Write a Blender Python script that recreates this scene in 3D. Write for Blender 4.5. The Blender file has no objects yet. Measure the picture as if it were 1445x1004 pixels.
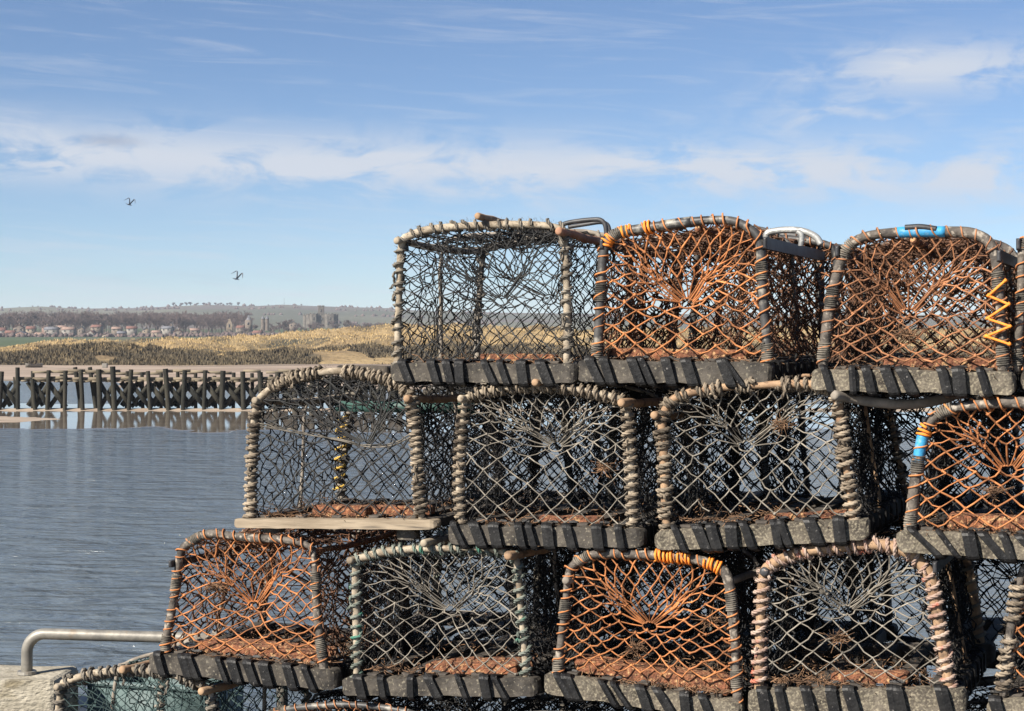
import bpy, bmesh, math, random
import numpy as np
from math import sin, cos, pi, radians, atan, exp
from mathutils import Vector, noise as mnoise

S = bpy.context.scene
C = S.collection

# ------------------------------------------------------------------ camera, sky, sun, exposure
PW, PH, F = 1445.0, 1004.0, 2350.0
EYE = 5.7                                   # metres above the water
HORIZON = 475.0
PITCH = atan((HORIZON - PH / 2) / F)        # negative: looking slightly down
cam_d = bpy.data.cameras.new('camera'); cam = bpy.data.objects.new('camera', cam_d); C.objects.link(cam)
cam_d.sensor_width = 36.0; cam_d.lens = 36.0 * F / PW
cam_d.clip_start = 0.05; cam_d.clip_end = 20000
cam.location = (0, 0, EYE); cam.rotation_euler = (pi / 2 + PITCH, 0, 0)
S.camera = cam
S.render.resolution_x, S.render.resolution_y = 1024, 711

SUN_EL, SUN_AZ = radians(36), radians(180 + 50)   # azimuth clockwise from +Y: behind the camera, to the left
sun_dir = Vector((sin(SUN_AZ) * cos(SUN_EL), cos(SUN_AZ) * cos(SUN_EL), sin(SUN_EL)))
sd = bpy.data.lights.new('sun', 'SUN'); sd.energy = 5.0; sd.angle = radians(0.5); sd.color = (1.0, 0.93, 0.83)
so = bpy.data.objects.new('sun', sd); C.objects.link(so)
so.rotation_euler = sun_dir.to_track_quat('Z', 'Y').to_euler(); so.location = (-20, -20, 40)

S.view_settings.view_transform = 'Standard'; S.view_settings.look = 'None'
S.view_settings.exposure = 1.0; S.view_settings.gamma = 1.0
S.cycles.volume_bounces = 0
S.cycles.max_bounces = 6; S.cycles.diffuse_bounces = 3; S.cycles.transparent_max_bounces = 8
S.cycles.use_denoising = True

def build_world():
    w = bpy.data.worlds.new('World'); S.world = w; w.use_nodes = True
    nt = w.node_tree; N = nt.nodes; Lk = nt.links; N.clear()
    def math_(op, a, b=None, c=None, clamp=False):
        n = N.new('ShaderNodeMath'); n.operation = op; n.use_clamp = clamp
        for i, v in enumerate((a, b, c)):
            if v is None: continue
            if isinstance(v, (int, float)): n.inputs[i].default_value = v
            else: Lk.new(v, n.inputs[i])
        return n.outputs[0]
    out = N.new('ShaderNodeOutputWorld')
    sky = N.new('ShaderNodeTexSky'); sky.sky_type = 'NISHITA'; sky.sun_disc = False
    sky.sun_elevation = SUN_EL; sky.sun_rotation = SUN_AZ
    sky.altitude = 0; sky.air_density = 0.7; sky.dust_density = 0.1; sky.ozone_density = 1.2
    hs = N.new('ShaderNodeHueSaturation'); hs.inputs['Saturation'].default_value = 1.0; hs.inputs['Value'].default_value = 1.0
    tint = N.new('ShaderNodeMix'); tint.data_type = 'RGBA'; tint.blend_type = 'MULTIPLY'; tint.inputs['Factor'].default_value = 1
    tint.inputs['B'].default_value = (0.78, 0.875, 1.0, 1); Lk.new(sky.outputs[0], tint.inputs['A'])
    Lk.new(tint.outputs['Result'], hs.inputs['Color'])
    bg = N.new('ShaderNodeBackground'); bg.inputs[1].default_value = 0.058
    Lk.new(hs.outputs[0], bg.inputs[0])
    tc = N.new('ShaderNodeTexCoord'); sep = N.new('ShaderNodeSeparateXYZ')
    nrm = N.new('ShaderNodeVectorMath'); nrm.operation = 'NORMALIZE'
    Lk.new(tc.outputs['Generated'], nrm.inputs[0]); Lk.new(nrm.outputs[0], sep.inputs[0])
    az = math_('ARCTAN2', sep.outputs[0], sep.outputs[1]); el = math_('ARCSINE', sep.outputs[2])
    def noise(sx, sy, detail, rough, dist, off=0.0, tilt=0.0):
        cb = N.new('ShaderNodeCombineXYZ')
        e2 = math_('ADD', el, math_('MULTIPLY', az, tilt))
        Lk.new(math_('MULTIPLY_ADD', az, sx, off), cb.inputs[0]); Lk.new(math_('MULTIPLY', e2, sy), cb.inputs[1])
        cb.inputs[2].default_value = off
        n = N.new('ShaderNodeTexNoise'); n.inputs['Scale'].default_value = 1.0
        n.inputs['Detail'].default_value = detail; n.inputs['Roughness'].default_value = rough; n.inputs['Distortion'].default_value = dist
        Lk.new(cb.outputs[0], n.inputs['Vector']); return n.outputs[0]
    def gauss(x, c, wd):
        t = math_('DIVIDE', math_('SUBTRACT', x, c), wd)
        return math_('EXPONENT', math_('MULTIPLY', math_('MULTIPLY', t, t), -1.0))
    def ramp(x, a, b):
        n = N.new('ShaderNodeMapRange'); n.interpolation_type = 'SMOOTHSTEP'
        n.inputs['From Min'].default_value = a; n.inputs['From Max'].default_value = b
        Lk.new(x, n.inputs['Value']); return n.outputs[0]
    n1 = noise(16, 42, 8, 0.60, 0.5, 3.1)
    n2 = noise(9, 110, 6, 0.6, 0.9, 8.7, 0.05)
    n3 = noise(26, 62, 7, 0.58, 0.5, 1.7)
    # the long band of thin cloud, thicker right of the middle and puffy at the far left
    band = gauss(el, math_('MULTIPLY_ADD', az, -0.02, 0.1000), 0.0185)
    b1 = math_('MULTIPLY', band, ramp(n1, 0.36, 0.56))
    right = math_('MULTIPLY', math_('MULTIPLY', gauss(az, 0.25, 0.08), gauss(el, 0.155, 0.015)), ramp(n3, 0.38, 0.60))
    right2 = math_('MULTIPLY', math_('MULTIPLY', gauss(az, 0.19, 0.05), gauss(el, 0.132, 0.020)), ramp(n3, 0.40, 0.66))
    left = math_('MULTIPLY', math_('MULTIPLY', gauss(az, -0.265, 0.05), gauss(el, 0.103, 0.014)), ramp(n3, 0.40, 0.56))
    wisp = math_('MULTIPLY', ramp(n2, 0.48, 0.80), 0.34)
    low = math_('MULTIPLY', math_('MULTIPLY', gauss(el, 0.035, 0.02), ramp(n2, 0.42, 0.7)), 0.3)
    m = math_('MULTIPLY', b1, 1.0)
    for x, k in ((right, 0.95), (right2, 0.8), (left, 1.0)):
        m = math_('MAXIMUM', m, math_('MULTIPLY', x, k))
    m = math_('ADD', math_('ADD', m, wisp), low, clamp=True)
    m = math_('MULTIPLY', m, 0.95)
    cl = N.new('ShaderNodeBackground'); cl.inputs[0].default_value = (0.83, 0.89, 1.0, 1); cl.inputs[1].default_value = 0.40
    mx = N.new('ShaderNodeMixShader')
    Lk.new(m, mx.inputs[0]); Lk.new(bg.outputs[0], mx.inputs[1]); Lk.new(cl.outputs[0], mx.inputs[2])
    # one small grey cloud in front of the white at the left, and a faint grey streak low down
    gm = math_('MULTIPLY', math_('MULTIPLY', gauss(az, -0.236, 0.017), gauss(el, 0.1135, 0.0032)), ramp(n3, 0.28, 0.5))
    gl = math_('MULTIPLY', math_('MULTIPLY', gauss(az, -0.185, 0.05), gauss(el, 0.0345, 0.0035)), ramp(n2, 0.35, 0.6))
    gy = N.new('ShaderNodeBackground'); gy.inputs[0].default_value = (0.50, 0.57, 0.72, 1); gy.inputs[1].default_value = 0.40
    m2 = N.new('ShaderNodeMixShader'); Lk.new(math_('ADD', math_('MULTIPLY', gm, 0.75), math_('MULTIPLY', gl, 0.45), clamp=True), m2.inputs[0])
    Lk.new(mx.outputs[0], m2.inputs[1]); Lk.new(gy.outputs[0], m2.inputs[2])
    Lk.new(m2.outputs[0], out.inputs[0])
build_world()

# ------------------------------------------------------------------ helpers
rnd = random.Random(7)
nr = np.random.RandomState(11)
CAMP = np.array([0, 0, EYE])
FWD = np.array([0, cos(PITCH), sin(PITCH)]); UPV = np.array([0, -sin(PITCH), cos(PITCH)])
def ray(px, py): return np.array([1.0, 0, 0]) * ((px - PW / 2) / F) + UPV * ((PH / 2 - py) / F) + FWD
def at(px, py, Y):
    r = ray(px, py); return CAMP + r * (Y / r[1])
def xz(px, py, Y):
    p = at(px, py, Y); return p[0], p[2]

def tag(o, label=None, cat=None, group=None, kind=None):
    if label: o['label'] = label
    if cat: o['category'] = cat
    if group: o['group'] = group
    if kind: o['kind'] = kind
    return o
def empty(name, loc, rz=0.0):
    o = bpy.data.objects.new(name, None); C.objects.link(o); o.location = loc; o.rotation_euler = (0, 0, rz)
    o.empty_display_size = 0.1; return o
def copy_tree(o, parent=None):
    c = o.copy(); C.objects.link(c); c.parent = parent
    for ch in o.children: copy_tree(ch, c)
    return c

def _frames(P):
    P = np.asarray(P, float); n = len(P)
    T = np.empty_like(P); T[1:-1] = P[2:] - P[:-2]; T[0] = P[1] - P[0]; T[-1] = P[-1] - P[-2]
    T /= np.linalg.norm(T, axis=1)[:, None] + 1e-12
    a = np.array([0, 0, 1.0]) if abs(T[0][2]) < 0.8 else np.array([0, 1.0, 0])
    Nn = np.empty_like(P); v = np.cross(T[0], a); v /= np.linalg.norm(v); Nn[0] = v
    for i in range(1, n):
        v = Nn[i - 1] - T[i] * np.dot(Nn[i - 1], T[i]); l = np.linalg.norm(v)
        Nn[i] = v / l if l > 1e-9 else Nn[i - 1]
    return T, Nn, np.cross(T, Nn)

class MB:
    """collects shapes and links them as ONE mesh object"""
    def __init__(s): s.V = []; s.Q = []; s.T = []; s.NG = []; s.n = 0
    def raw(s, V, quads=None, tris=None, ngons=None):
        V = np.asarray(V, float).reshape(-1, 3); s.V.append(V)
        if quads is not None and len(quads): s.Q.append(np.asarray(quads, int) + s.n)
        if tris is not None and len(tris): s.T.append(np.asarray(tris, int) + s.n)
        if ngons:
            for g in ngons: s.NG.append([i + s.n for i in g])
        s.n += len(V)
    def segs(s, A, B, r, k=5):
        A = np.asarray(A, float).reshape(-1, 3); B = np.asarray(B, float).reshape(-1, 3); n = len(A)
        if n == 0: return
        r = np.broadcast_to(np.asarray(r, float), (n,))
        D = B - A; L = np.linalg.norm(D, axis=1)[:, None] + 1e-12; D = D / L
        A = A - D * (r[:, None] * 0.4); B = B + D * (r[:, None] * 0.4)
        ref = np.where(np.abs(D[:, 2:3]) < 0.8, np.array([[0, 0, 1.0]]), np.array([[1.0, 0, 0]]))
        U = np.cross(D, ref); U /= np.linalg.norm(U, axis=1)[:, None]; W = np.cross(D, U)
        an = np.arange(k) * 2 * pi / k
        off = (U[:, None, :] * np.cos(an)[None, :, None] + W[:, None, :] * np.sin(an)[None, :, None]) * r[:, None, None]
        V = np.concatenate([A[:, None, :] + off, B[:, None, :] + off], axis=1).reshape(-1, 3)
        i = np.arange(k); j = (i + 1) % k
        q = np.stack([i, j, j + k, i + k], 1)
        Q = (q[None] + (np.arange(n) * 2 * k)[:, None, None]).reshape(-1, 4)
        s.raw(V, Q)
    def blobs(s, P, r):
        P = np.asarray(P, float).reshape(-1, 3); n = len(P)
        if n == 0: return
        r = np.broadcast_to(np.asarray(r, float), (n,))
        o = np.array([[1, 0, 0], [0, 1, 0], [-1, 0, 0], [0, -1, 0], [0, 0, 1], [0, 0, -1]], float)
        j = 1 + (nr.rand(n, 6, 1) - 0.5) * 0.5
        V = (P[:, None, :] + o[None] * r[:, None, None] * j).reshape(-1, 3)
        t = np.array([[0, 1, 4], [1, 2, 4], [2, 3, 4], [3, 0, 4], [1, 0, 5], [2, 1, 5], [3, 2, 5], [0, 3, 5]])
        s.raw(V, None, (t[None] + (np.arange(n) * 6)[:, None, None]).reshape(-1, 3))
    def tube(s, P, r, k=8, caps=True):
        P = np.asarray(P, float); n = len(P); r = np.broadcast_to(np.asarray(r, float), (n,))
        T, Nn, B = _frames(P); an = np.arange(k) * 2 * pi / k
        V = (P[:, None, :] + (Nn[:, None, :] * np.cos(an)[None, :, None] + B[:, None, :] * np.sin(an)[None, :, None]) * r[:, None, None]).reshape(-1, 3)
        i = np.arange(k); j = (i + 1) % k; q = np.stack([i, j, j + k, i + k], 1)
        Q = (q[None] + (np.arange(n - 1) * k)[:, None, None]).reshape(-1, 4)
        s.raw(V, Q, None, [list(range(k))[::-1], list(range((n - 1) * k, n * k))] if caps else None)
    def rounded_tube(s, P, r, k=10):
        """tube with softened ends"""
        P = np.asarray(P, float); d0 = P[0] - P[1]; d0 /= np.linalg.norm(d0); d1 = P[-1] - P[-2]; d1 /= np.linalg.norm(d1)
        r = np.array(np.broadcast_to(np.asarray(r, float), (len(P),)))
        P2 = np.vstack([P[0] + d0 * r[0] * .45, P[0] + d0 * r[0] * .25, P, P[-1] + d1 * r[-1] * .25, P[-1] + d1 * r[-1] * .45])
        s.tube(P2, np.concatenate([[r[0] * .6, r[0] * .88], r, [r[-1] * .88, r[-1] * .6]]), k)
    def box(s, c, size, rz=0.0, jitter=0.0):
        c = np.asarray(c, float); h = np.asarray(size, float) / 2
        v = np.array([[x, y, z] for z in (-1, 1) for y in (-1, 1) for x in (-1, 1)], float) * h
        if jitter: v += (nr.rand(8, 3) - .5) * jitter
        if rz: v = v @ np.array([[cos(rz), sin(rz), 0], [-sin(rz), cos(rz), 0], [0, 0, 1]])
        s.raw(v + c, [[0, 2, 3, 1], [4, 5, 7, 6], [0, 1, 5, 4], [2, 6, 7, 3], [0, 4, 6, 2], [1, 3, 7, 5]])
    def build(s, name, mat, parent=None, smooth=False):
        me = bpy.data.meshes.new(name)
        V = np.concatenate(s.V) if s.V else np.zeros((0, 3))
        if not s.NG:
            Q = np.concatenate(s.Q) if s.Q else np.zeros((0, 4), int); T = np.concatenate(s.T) if s.T else np.zeros((0, 3), int)
            me.vertices.add(len(V)); me.vertices.foreach_set('co', V.ravel())
            me.loops.add(Q.size + T.size); me.loops.foreach_set('vertex_index', np.concatenate([Q.ravel(), T.ravel()]))
            me.polygons.add(len(Q) + len(T))
            st = np.concatenate([np.arange(len(Q)) * 4, Q.size + np.arange(len(T)) * 3])
            me.polygons.foreach_set('loop_start', st)
            me.update(calc_edges=True)
        else:
            fs = []
            for q in s.Q: fs += q.tolist()
            for t in s.T: fs += t.tolist()
            fs += s.NG
            me.from_pydata(V.tolist(), [], fs); me.update()
        if smooth: me.polygons.foreach_set('use_smooth', np.ones(len(me.polygons), bool))
        if mat: me.materials.append(mat)
        o = bpy.data.objects.new(name, me); C.objects.link(o)
        if parent: o.parent = parent
        return o

def board_mesh(size, bev, rough=0.0, cuts=10, seed=0):
    """a worn board: bevelled, cut along its length and roughened"""
    bm = bmesh.new(); bmesh.ops.create_cube(bm, size=1)
    for v in bm.verts: v.co = Vector((v.co.x * size[0], v.co.y * size[1], v.co.z * size[2]))
    ends = [e for e in bm.edges if abs(e.verts[0].co.x - e.verts[1].co.x) < 1e-6]
    bmesh.ops.bevel(bm, geom=ends, offset=bev * 1.6, segments=3, affect='EDGES', profile=0.5)
    longs = [e for e in bm.edges if abs(e.verts[0].co.x - e.verts[1].co.x) > size[0] * .5]
    bmesh.ops.subdivide_edges(bm, edges=longs, cuts=cuts, use_grid_fill=True)
    if rough:
        for v in bm.verts:
            v.co += mnoise.noise_vector(v.co * 23 + Vector((seed, 0, seed))) * rough
    bm.verts.ensure_lookup_table(); bm.verts.index_update()
    V = np.array([v.co[:] for v in bm.verts]); fs = [[v.index for v in f.verts] for f in bm.faces]
    bm.free(); return V, fs

# ------------------------------------------------------------------ materials
def mat(name, c1, c2, scale=20.0, rough=0.8, bump=0.3, island=0.0, detail=6, c3=None, c3_scale=60.0, c3_lo=0.58, c3_hi=0.66,
        metallic=0.0, bscale=None, stretch=None, bdist=0.004, coord='Object', spec=0.4, contrast=(0.35, 0.65)):
    m = bpy.data.materials.new(name); m.use_nodes = True
    nt = m.node_tree; N = nt.nodes; Lk = nt.links
    p = N['Principled BSDF']; p.inputs['Roughness'].default_value = rough; p.inputs['Metallic'].default_value = metallic
    p.inputs['Specular IOR Level'].default_value = spec
    tc = N.new('ShaderNodeTexCoord'); vec = tc.outputs[coord]
    if stretch:
        mp = N.new('ShaderNodeMapping'); mp.inputs['Scale'].default_value = stretch; Lk.new(vec, mp.inputs[0]); vec = mp.outputs[0]
    n = N.new('ShaderNodeTexNoise'); n.inputs['Scale'].default_value = scale; n.inputs['Detail'].default_value = detail
    n.inputs['Roughness'].default_value = 0.62
    Lk.new(vec, n.inputs['Vector'])
    mr = N.new('ShaderNodeMapRange'); mr.inputs['From Min'].default_value = contrast[0]; mr.inputs['From Max'].default_value = contrast[1]
    Lk.new(n.outputs[0], mr.inputs['Value'])
    mix = N.new('ShaderNodeMix'); mix.data_type = 'RGBA'
    mix.inputs['A'].default_value = (*c1, 1); mix.inputs['B'].default_value = (*c2, 1)
    Lk.new(mr.outputs[0], mix.inputs['Factor']); col = mix.outputs['Result']
    if c3:
        n3 = N.new('ShaderNodeTexNoise'); n3.inputs['Scale'].default_value = c3_scale; n3.inputs['Detail'].default_value = 4
        Lk.new(vec, n3.inputs['Vector'])
        m3 = N.new('ShaderNodeMapRange'); m3.inputs['From Min'].default_value = c3_lo; m3.inputs['From Max'].default_value = c3_hi
        Lk.new(n3.outputs[0], m3.inputs['Value'])
        x3 = N.new('ShaderNodeMix'); x3.data_type = 'RGBA'; x3.inputs['B'].default_value = (*c3, 1)
        Lk.new(m3.outputs[0], x3.inputs['Factor']); Lk.new(col, x3.inputs['A']); col = x3.outputs['Result']
    if island:
        g = N.new('ShaderNodeNewGeometry')
        mr2 = N.new('ShaderNodeMapRange'); mr2.inputs['To Min'].default_value = 1 - island; mr2.inputs['To Max'].default_value = 1 + island
        Lk.new(g.outputs['Random Per Island'], mr2.inputs['Value'])
        mu = N.new('ShaderNodeVectorMath'); mu.operation = 'SCALE'
        Lk.new(col, mu.inputs[0]); Lk.new(mr2.outputs[0], mu.inputs['Scale']); col = mu.outputs[0]
    Lk.new(col, p.inputs['Base Color'])
    if bump:
        nb = N.new('ShaderNodeTexNoise'); nb.inputs['Scale'].default_value = bscale or scale * 3; nb.inputs['Detail'].default_value = 5
        Lk.new(vec, nb.inputs['Vector'])
        b = N.new('ShaderNodeBump'); b.inputs['Strength'].default_value = bump; b.inputs['Distance'].default_value = bdist
        Lk.new(nb.outputs[0], b.inputs['Height']); Lk.new(b.outputs[0], p.inputs['Normal'])
    return m

M = {}
def net_mat(name, a, b): M[name] = mat(name, a, b, 9, 0.85, 0.0, island=0.42, detail=3, contrast=(0.3, 0.7))
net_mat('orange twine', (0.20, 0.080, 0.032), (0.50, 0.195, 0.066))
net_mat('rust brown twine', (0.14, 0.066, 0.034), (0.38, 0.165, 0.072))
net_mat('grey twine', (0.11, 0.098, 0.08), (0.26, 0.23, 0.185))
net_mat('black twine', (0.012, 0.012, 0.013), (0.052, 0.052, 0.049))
net_mat('shaded brown twine', (0.035, 0.021, 0.014), (0.155, 0.073, 0.038))  # body, inner and rear nets: their shade is painted in as darker twine
net_mat('shaded black twine', (0.006, 0.006, 0.007), (0.026, 0.025, 0.024))  # darker still, shade put into the colour; also used on the second rank
net_mat('teal twine', (0.020, 0.034, 0.034), (0.055, 0.095, 0.092))
M['bright orange twine'] = mat('bright orange twine', (0.75, 0.20, 0.02), (0.85, 0.30, 0.04), 60, 0.7, 0)
M['tan rope'] = mat('tan rope', (0.055, 0.042, 0.030), (0.29, 0.235, 0.17), 18, 0.95, 0.5, island=0.35, bscale=400, bdist=0.002)
M['grey rope'] = mat('grey rope', (0.035, 0.032, 0.027), (0.20, 0.175, 0.14), 22, 0.95, 0.5, island=0.35, bscale=400, bdist=0.002)
M['green grey rope'] = mat('green grey rope', (0.07, 0.085, 0.07), (0.21, 0.225, 0.19), 25, 0.95, 0.5, island=0.2, bscale=400, bdist=0.002, c3=(0.05, 0.17, 0.12), c3_scale=14)
M['pink white rope'] = mat('pink white rope', (0.24, 0.14, 0.105), (0.42, 0.33, 0.265), 25, 0.95, 0.5, island=0.2, bscale=400, bdist=0.002, c3=(0.42, 0.14, 0.09), c3_scale=20)
M['yellow rope'] = mat('yellow rope', (0.45, 0.27, 0.04), (0.60, 0.42, 0.10), 25, 0.9, 0.3, bscale=300)
M['pale stick'] = mat('pale stick', (0.16, 0.125, 0.085), (0.42, 0.355, 0.265), 14, 0.8, 0.4, stretch=(1, 1, 1), c3=(0.16, 0.12, 0.08), c3_scale=40)
M['tan stick'] = mat('tan stick', (0.20, 0.12, 0.07), (0.38, 0.25, 0.145), 14, 0.8, 0.4, c3=(0.14, 0.09, 0.055), c3_scale=30)
M['grey stick'] = mat('grey stick', (0.13, 0.11, 0.09), (0.27, 0.235, 0.19), 18, 0.85, 0.4)
M['red brown stick'] = mat('red brown stick', (0.22, 0.10, 0.06), (0.40, 0.23, 0.14), 16, 0.8, 0.4)
M['black pipe'] = mat('black pipe', (0.022, 0.022, 0.023), (0.075, 0.072, 0.068), 16, 0.5, 0.25, c3=(0.26, 0.24, 0.20), c3_scale=35, c3_lo=0.56, c3_hi=0.7)
M['mottled pipe'] = mat('mottled pipe', (0.035, 0.030, 0.026), (0.13, 0.11, 0.09), 30, 0.75, 0.6, c3=(0.30, 0.26, 0.21), c3_scale=55, c3_lo=0.55, c3_hi=0.65, bdist=0.006)
M['blue pipe'] = mat('blue pipe', (0.025, 0.18, 0.36), (0.05, 0.32, 0.55), 26, 0.55, 0.4, c3=(0.22, 0.32, 0.38), c3_scale=60, c3_lo=0.58, c3_hi=0.72)
M['black bar'] = mat('black bar', (0.016, 0.016, 0.018), (0.05, 0.05, 0.052), 25, 0.5, 0.2)
M['green bar'] = mat('green bar', (0.02, 0.05, 0.045), (0.04, 0.09, 0.075), 25, 0.55, 0.2)
M['galvanised'] = mat('galvanised', (0.20, 0.20, 0.195), (0.40, 0.40, 0.38), 30, 0.45, 0.3, metallic=0.35, c3=(0.55, 0.54, 0.5), c3_scale=60)
M['rubber'] = mat('rubber', (0.004, 0.004, 0.0045), (0.017, 0.0165, 0.016), 30, 0.5, 0.35, spec=0.25, island=0.4, bscale=120, c3=(0.16, 0.15, 0.14), c3_scale=90, c3_lo=0.64, c3_hi=0.76)
M['dark board'] = mat('dark board', (0.014, 0.012, 0.010), (0.085, 0.073, 0.058), 16, 0.75, 0.6, c3=(0.25, 0.22, 0.16), c3_scale=110, c3_lo=0.57, c3_hi=0.78, bdist=0.006)
M['lichen board'] = mat('lichen board', (0.028, 0.023, 0.018), (0.135, 0.115, 0.087), 14, 0.9, 1.0, c3=(0.33, 0.29, 0.205), c3_scale=150, c3_lo=0.48, c3_hi=0.80, bdist=0.01)
M['plank'] = mat('plank', (0.15, 0.115, 0.078), (0.34, 0.275, 0.195), 10, 0.85, 0.5, stretch=(0.25, 3, 3), c3=(0.08, 0.065, 0.05), c3_scale=12)
M['dark slat'] = mat('dark slat', (0.03, 0.026, 0.022), (0.09, 0.075, 0.06), 20, 0.85, 0.4)
M['rust'] = mat('rust', (0.075, 0.032, 0.02), (0.27, 0.105, 0.05), 34, 0.95, 1.0, c3=(0.42, 0.25, 0.12), c3_scale=90, c3_lo=0.54, c3_hi=0.66, bdist=0.01)
M['weed'] = mat('weed', (0.06, 0.036, 0.022), (0.27, 0.155, 0.085), 25, 0.95, 0, island=0.5)
M['rail metal'] = mat('rail metal', (0.17, 0.16, 0.14), (0.29, 0.27, 0.23), 18, 0.5, 0.2, metallic=0.3, c3=(0.22, 0.17, 0.12), c3_scale=22, c3_lo=0.6, c3_hi=0.75)
M['quay timber'] = mat('quay timber', (0.24, 0.215, 0.165), (0.42, 0.38, 0.30), 9, 0.95, 1.0, stretch=(0.8, 1.5, 1.5), bscale=60, c3=(0.16, 0.13, 0.075), c3_scale=5, c3_lo=0.56, c3_hi=0.68, bdist=0.01)
M['concrete'] = mat('concrete', (0.22, 0.21, 0.19), (0.34, 0.325, 0.30), 3, 0.9, 0.5, coord='Object', bscale=60, bdist=0.004)
M['teal plastic'] = mat('teal plastic', (0.060, 0.092, 0.092), (0.10, 0.145, 0.14), 12, 0.6, 0.2)

# ------------------------------------------------------------------ water, shore and far country
def water_material():
    m = bpy.data.materials.new('estuary water'); m.use_nodes = True
    nt = m.node_tree; N = nt.nodes; Lk = nt.links; p = N['Principled BSDF']
    p.inputs['Base Color'].default_value = (0.095, 0.116, 0.135, 1); p.inputs['Roughness'].default_value = 0.11; p.inputs['IOR'].default_value = 1.33
    g = N.new('ShaderNodeNewGeometry')
    prev = None
    for sc, strn, dist, st in ((0.45, 0.8, 0.9, (0.40, 1.0, 1)), (1.5, 1.0, 0.55, (0.42, 1.0, 1)), (6.0, 0.8, 0.07, (0.6, 1, 1))):
        mp = N.new('ShaderNodeMapping'); mp.inputs['Scale'].default_value = st; mp.inputs['Rotation'].default_value = (0, 0, 0.18)
        Lk.new(g.outputs['Position'], mp.inputs[0])
        n = N.new('ShaderNodeTexNoise'); n.inputs['Scale'].default_value = sc; n.inputs['Detail'].default_value = 3; n.inputs['Distortion'].default_value = 0.6
        Lk.new(mp.outputs[0], n.inputs['Vector'])
        b = N.new('ShaderNodeBump'); b.inputs['Strength'].default_value = strn; b.inputs['Distance'].default_value = dist
        Lk.new(n.outputs[0], b.inputs['Height'])
        if sc == 1.6:      # wind lanes: ruffled and smoother patches
            wn = N.new('ShaderNodeTexNoise'); wn.inputs['Scale'].default_value = 1.0; wn.inputs['Detail'].default_value = 3
            wm_ = N.new('ShaderNodeMapping'); wm_.inputs['Scale'].default_value = (0.02, 0.07, 1); Lk.new(g.outputs['Position'], wm_.inputs[0]); Lk.new(wm_.outputs[0], wn.inputs['Vector'])
            wr = N.new('ShaderNodeMapRange'); wr.inputs['From Min'].default_value = .35; wr.inputs['From Max'].default_value = .65
            wr.inputs['To Min'].default_value = .55; wr.inputs['To Max'].default_value = 1.0
            Lk.new(wn.outputs[0], wr.inputs['Value']); Lk.new(wr.outputs[0], b.inputs['Strength'])
        if prev is not None: Lk.new(prev, b.inputs['Normal'])
        prev = b.outputs[0]
    Lk.new(prev, p.inputs['Normal'])
    return m
mb = MB(); mb.raw([(-3000, -400, 0), (3000, -400, 0), (3000, 4600, 0), (-3000, 4600, 0)], [[0, 1, 2, 3]])
tag(mb.build('water', water_material()), kind='structure')

def fbm(x, y, sc, oct=4, seed=0.0):
    return mnoise.fractal(Vector((x * sc + seed, y * sc, seed)), 0.6, 2.0, oct)

def sheet(name, xs_fn, ys, zf, material, nx=120):
    """a terrain sheet: rows at the distances ys, each running from xs_fn(y)[0] to [1]"""
    V = []; q = []
    for y in ys:
        x0, x1 = xs_fn(y)
        for i in range(nx + 1):
            x = x0 + (x1 - x0) * i / nx; V.append((x, y, zf(x, y)))
    for j in range(len(ys) - 1):
        for i in range(nx):
            a = j * (nx + 1) + i; q.append((a, a + 1, a + nx + 2, a + nx + 1))
    b = MB(); b.raw(V, q); o = b.build(name, material, smooth=True); return o
def lerp(a, b, t): return a + (b - a) * t
def sstep(a, b, x):
    t = min(1, max(0, (x - a) / (b - a))); return t * t * (3 - 2 * t)

# wet, mirror-calm sand flat under the pier with a low dry sandbank at its left
wm = mat('wet sand', (0.15, 0.125, 0.10), (0.24, 0.20, 0.16), 0.25, 0.05, 0.06, bscale=1.5, bdist=0.05, spec=0.5, coord='Object', stretch=(0.4, 1.5, 1))
wm.node_tree.nodes['Principled BSDF'].inputs['IOR'].default_value = 1.45
def wet_z(x, y):
    e = min(y - (103 + 6.0 * fbm(x, 0, .04) + 5 * fbm(x, y, .09)), 141 - y + 2 * fbm(x, 5, .07))
    return 0.010 if e > 0 else -0.05
wet = sheet('wet_sand', lambda y: (-60, 60), list(np.linspace(92, 146, 120)), wet_z, wm, 200); tag(wet, kind='structure')
for p_ in wet.data.polygons: p_.use_smooth = False
dry = mat('dry sand', (0.26, 0.20, 0.15), (0.36, 0.29, 0.22), 0.2, 0.95, 0.3, c3=(0.22, 0.17, 0.13), c3_scale=0.6, coord='Object', bscale=3, bdist=0.1)
def bank_z(x, y):
    d = ((x + 40) / 9.5) ** 2 + ((y - 113.5) / 6.0) ** 2
    return 0.16 - 0.19 * d + 0.05 * fbm(x, y, .3)
tag(sheet('sandbank', lambda y: (-58, -28), list(np.linspace(104, 123, 40)), bank_z, dry, 60), kind='structure')
# foot ridge of sand along the pier
def ridge_z(x, y): return 0.20 * exp(-((y - 128.6 + .6 * fbm(x, 0, .15)) / 0.8) ** 2) - 0.05 + .03 * fbm(x, y, .6)
tag(sheet('sand_ridge', lambda y: (-60, 60), list(np.linspace(125.5, 131.5, 24)), ridge_z, dry, 200), kind='structure')

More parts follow.
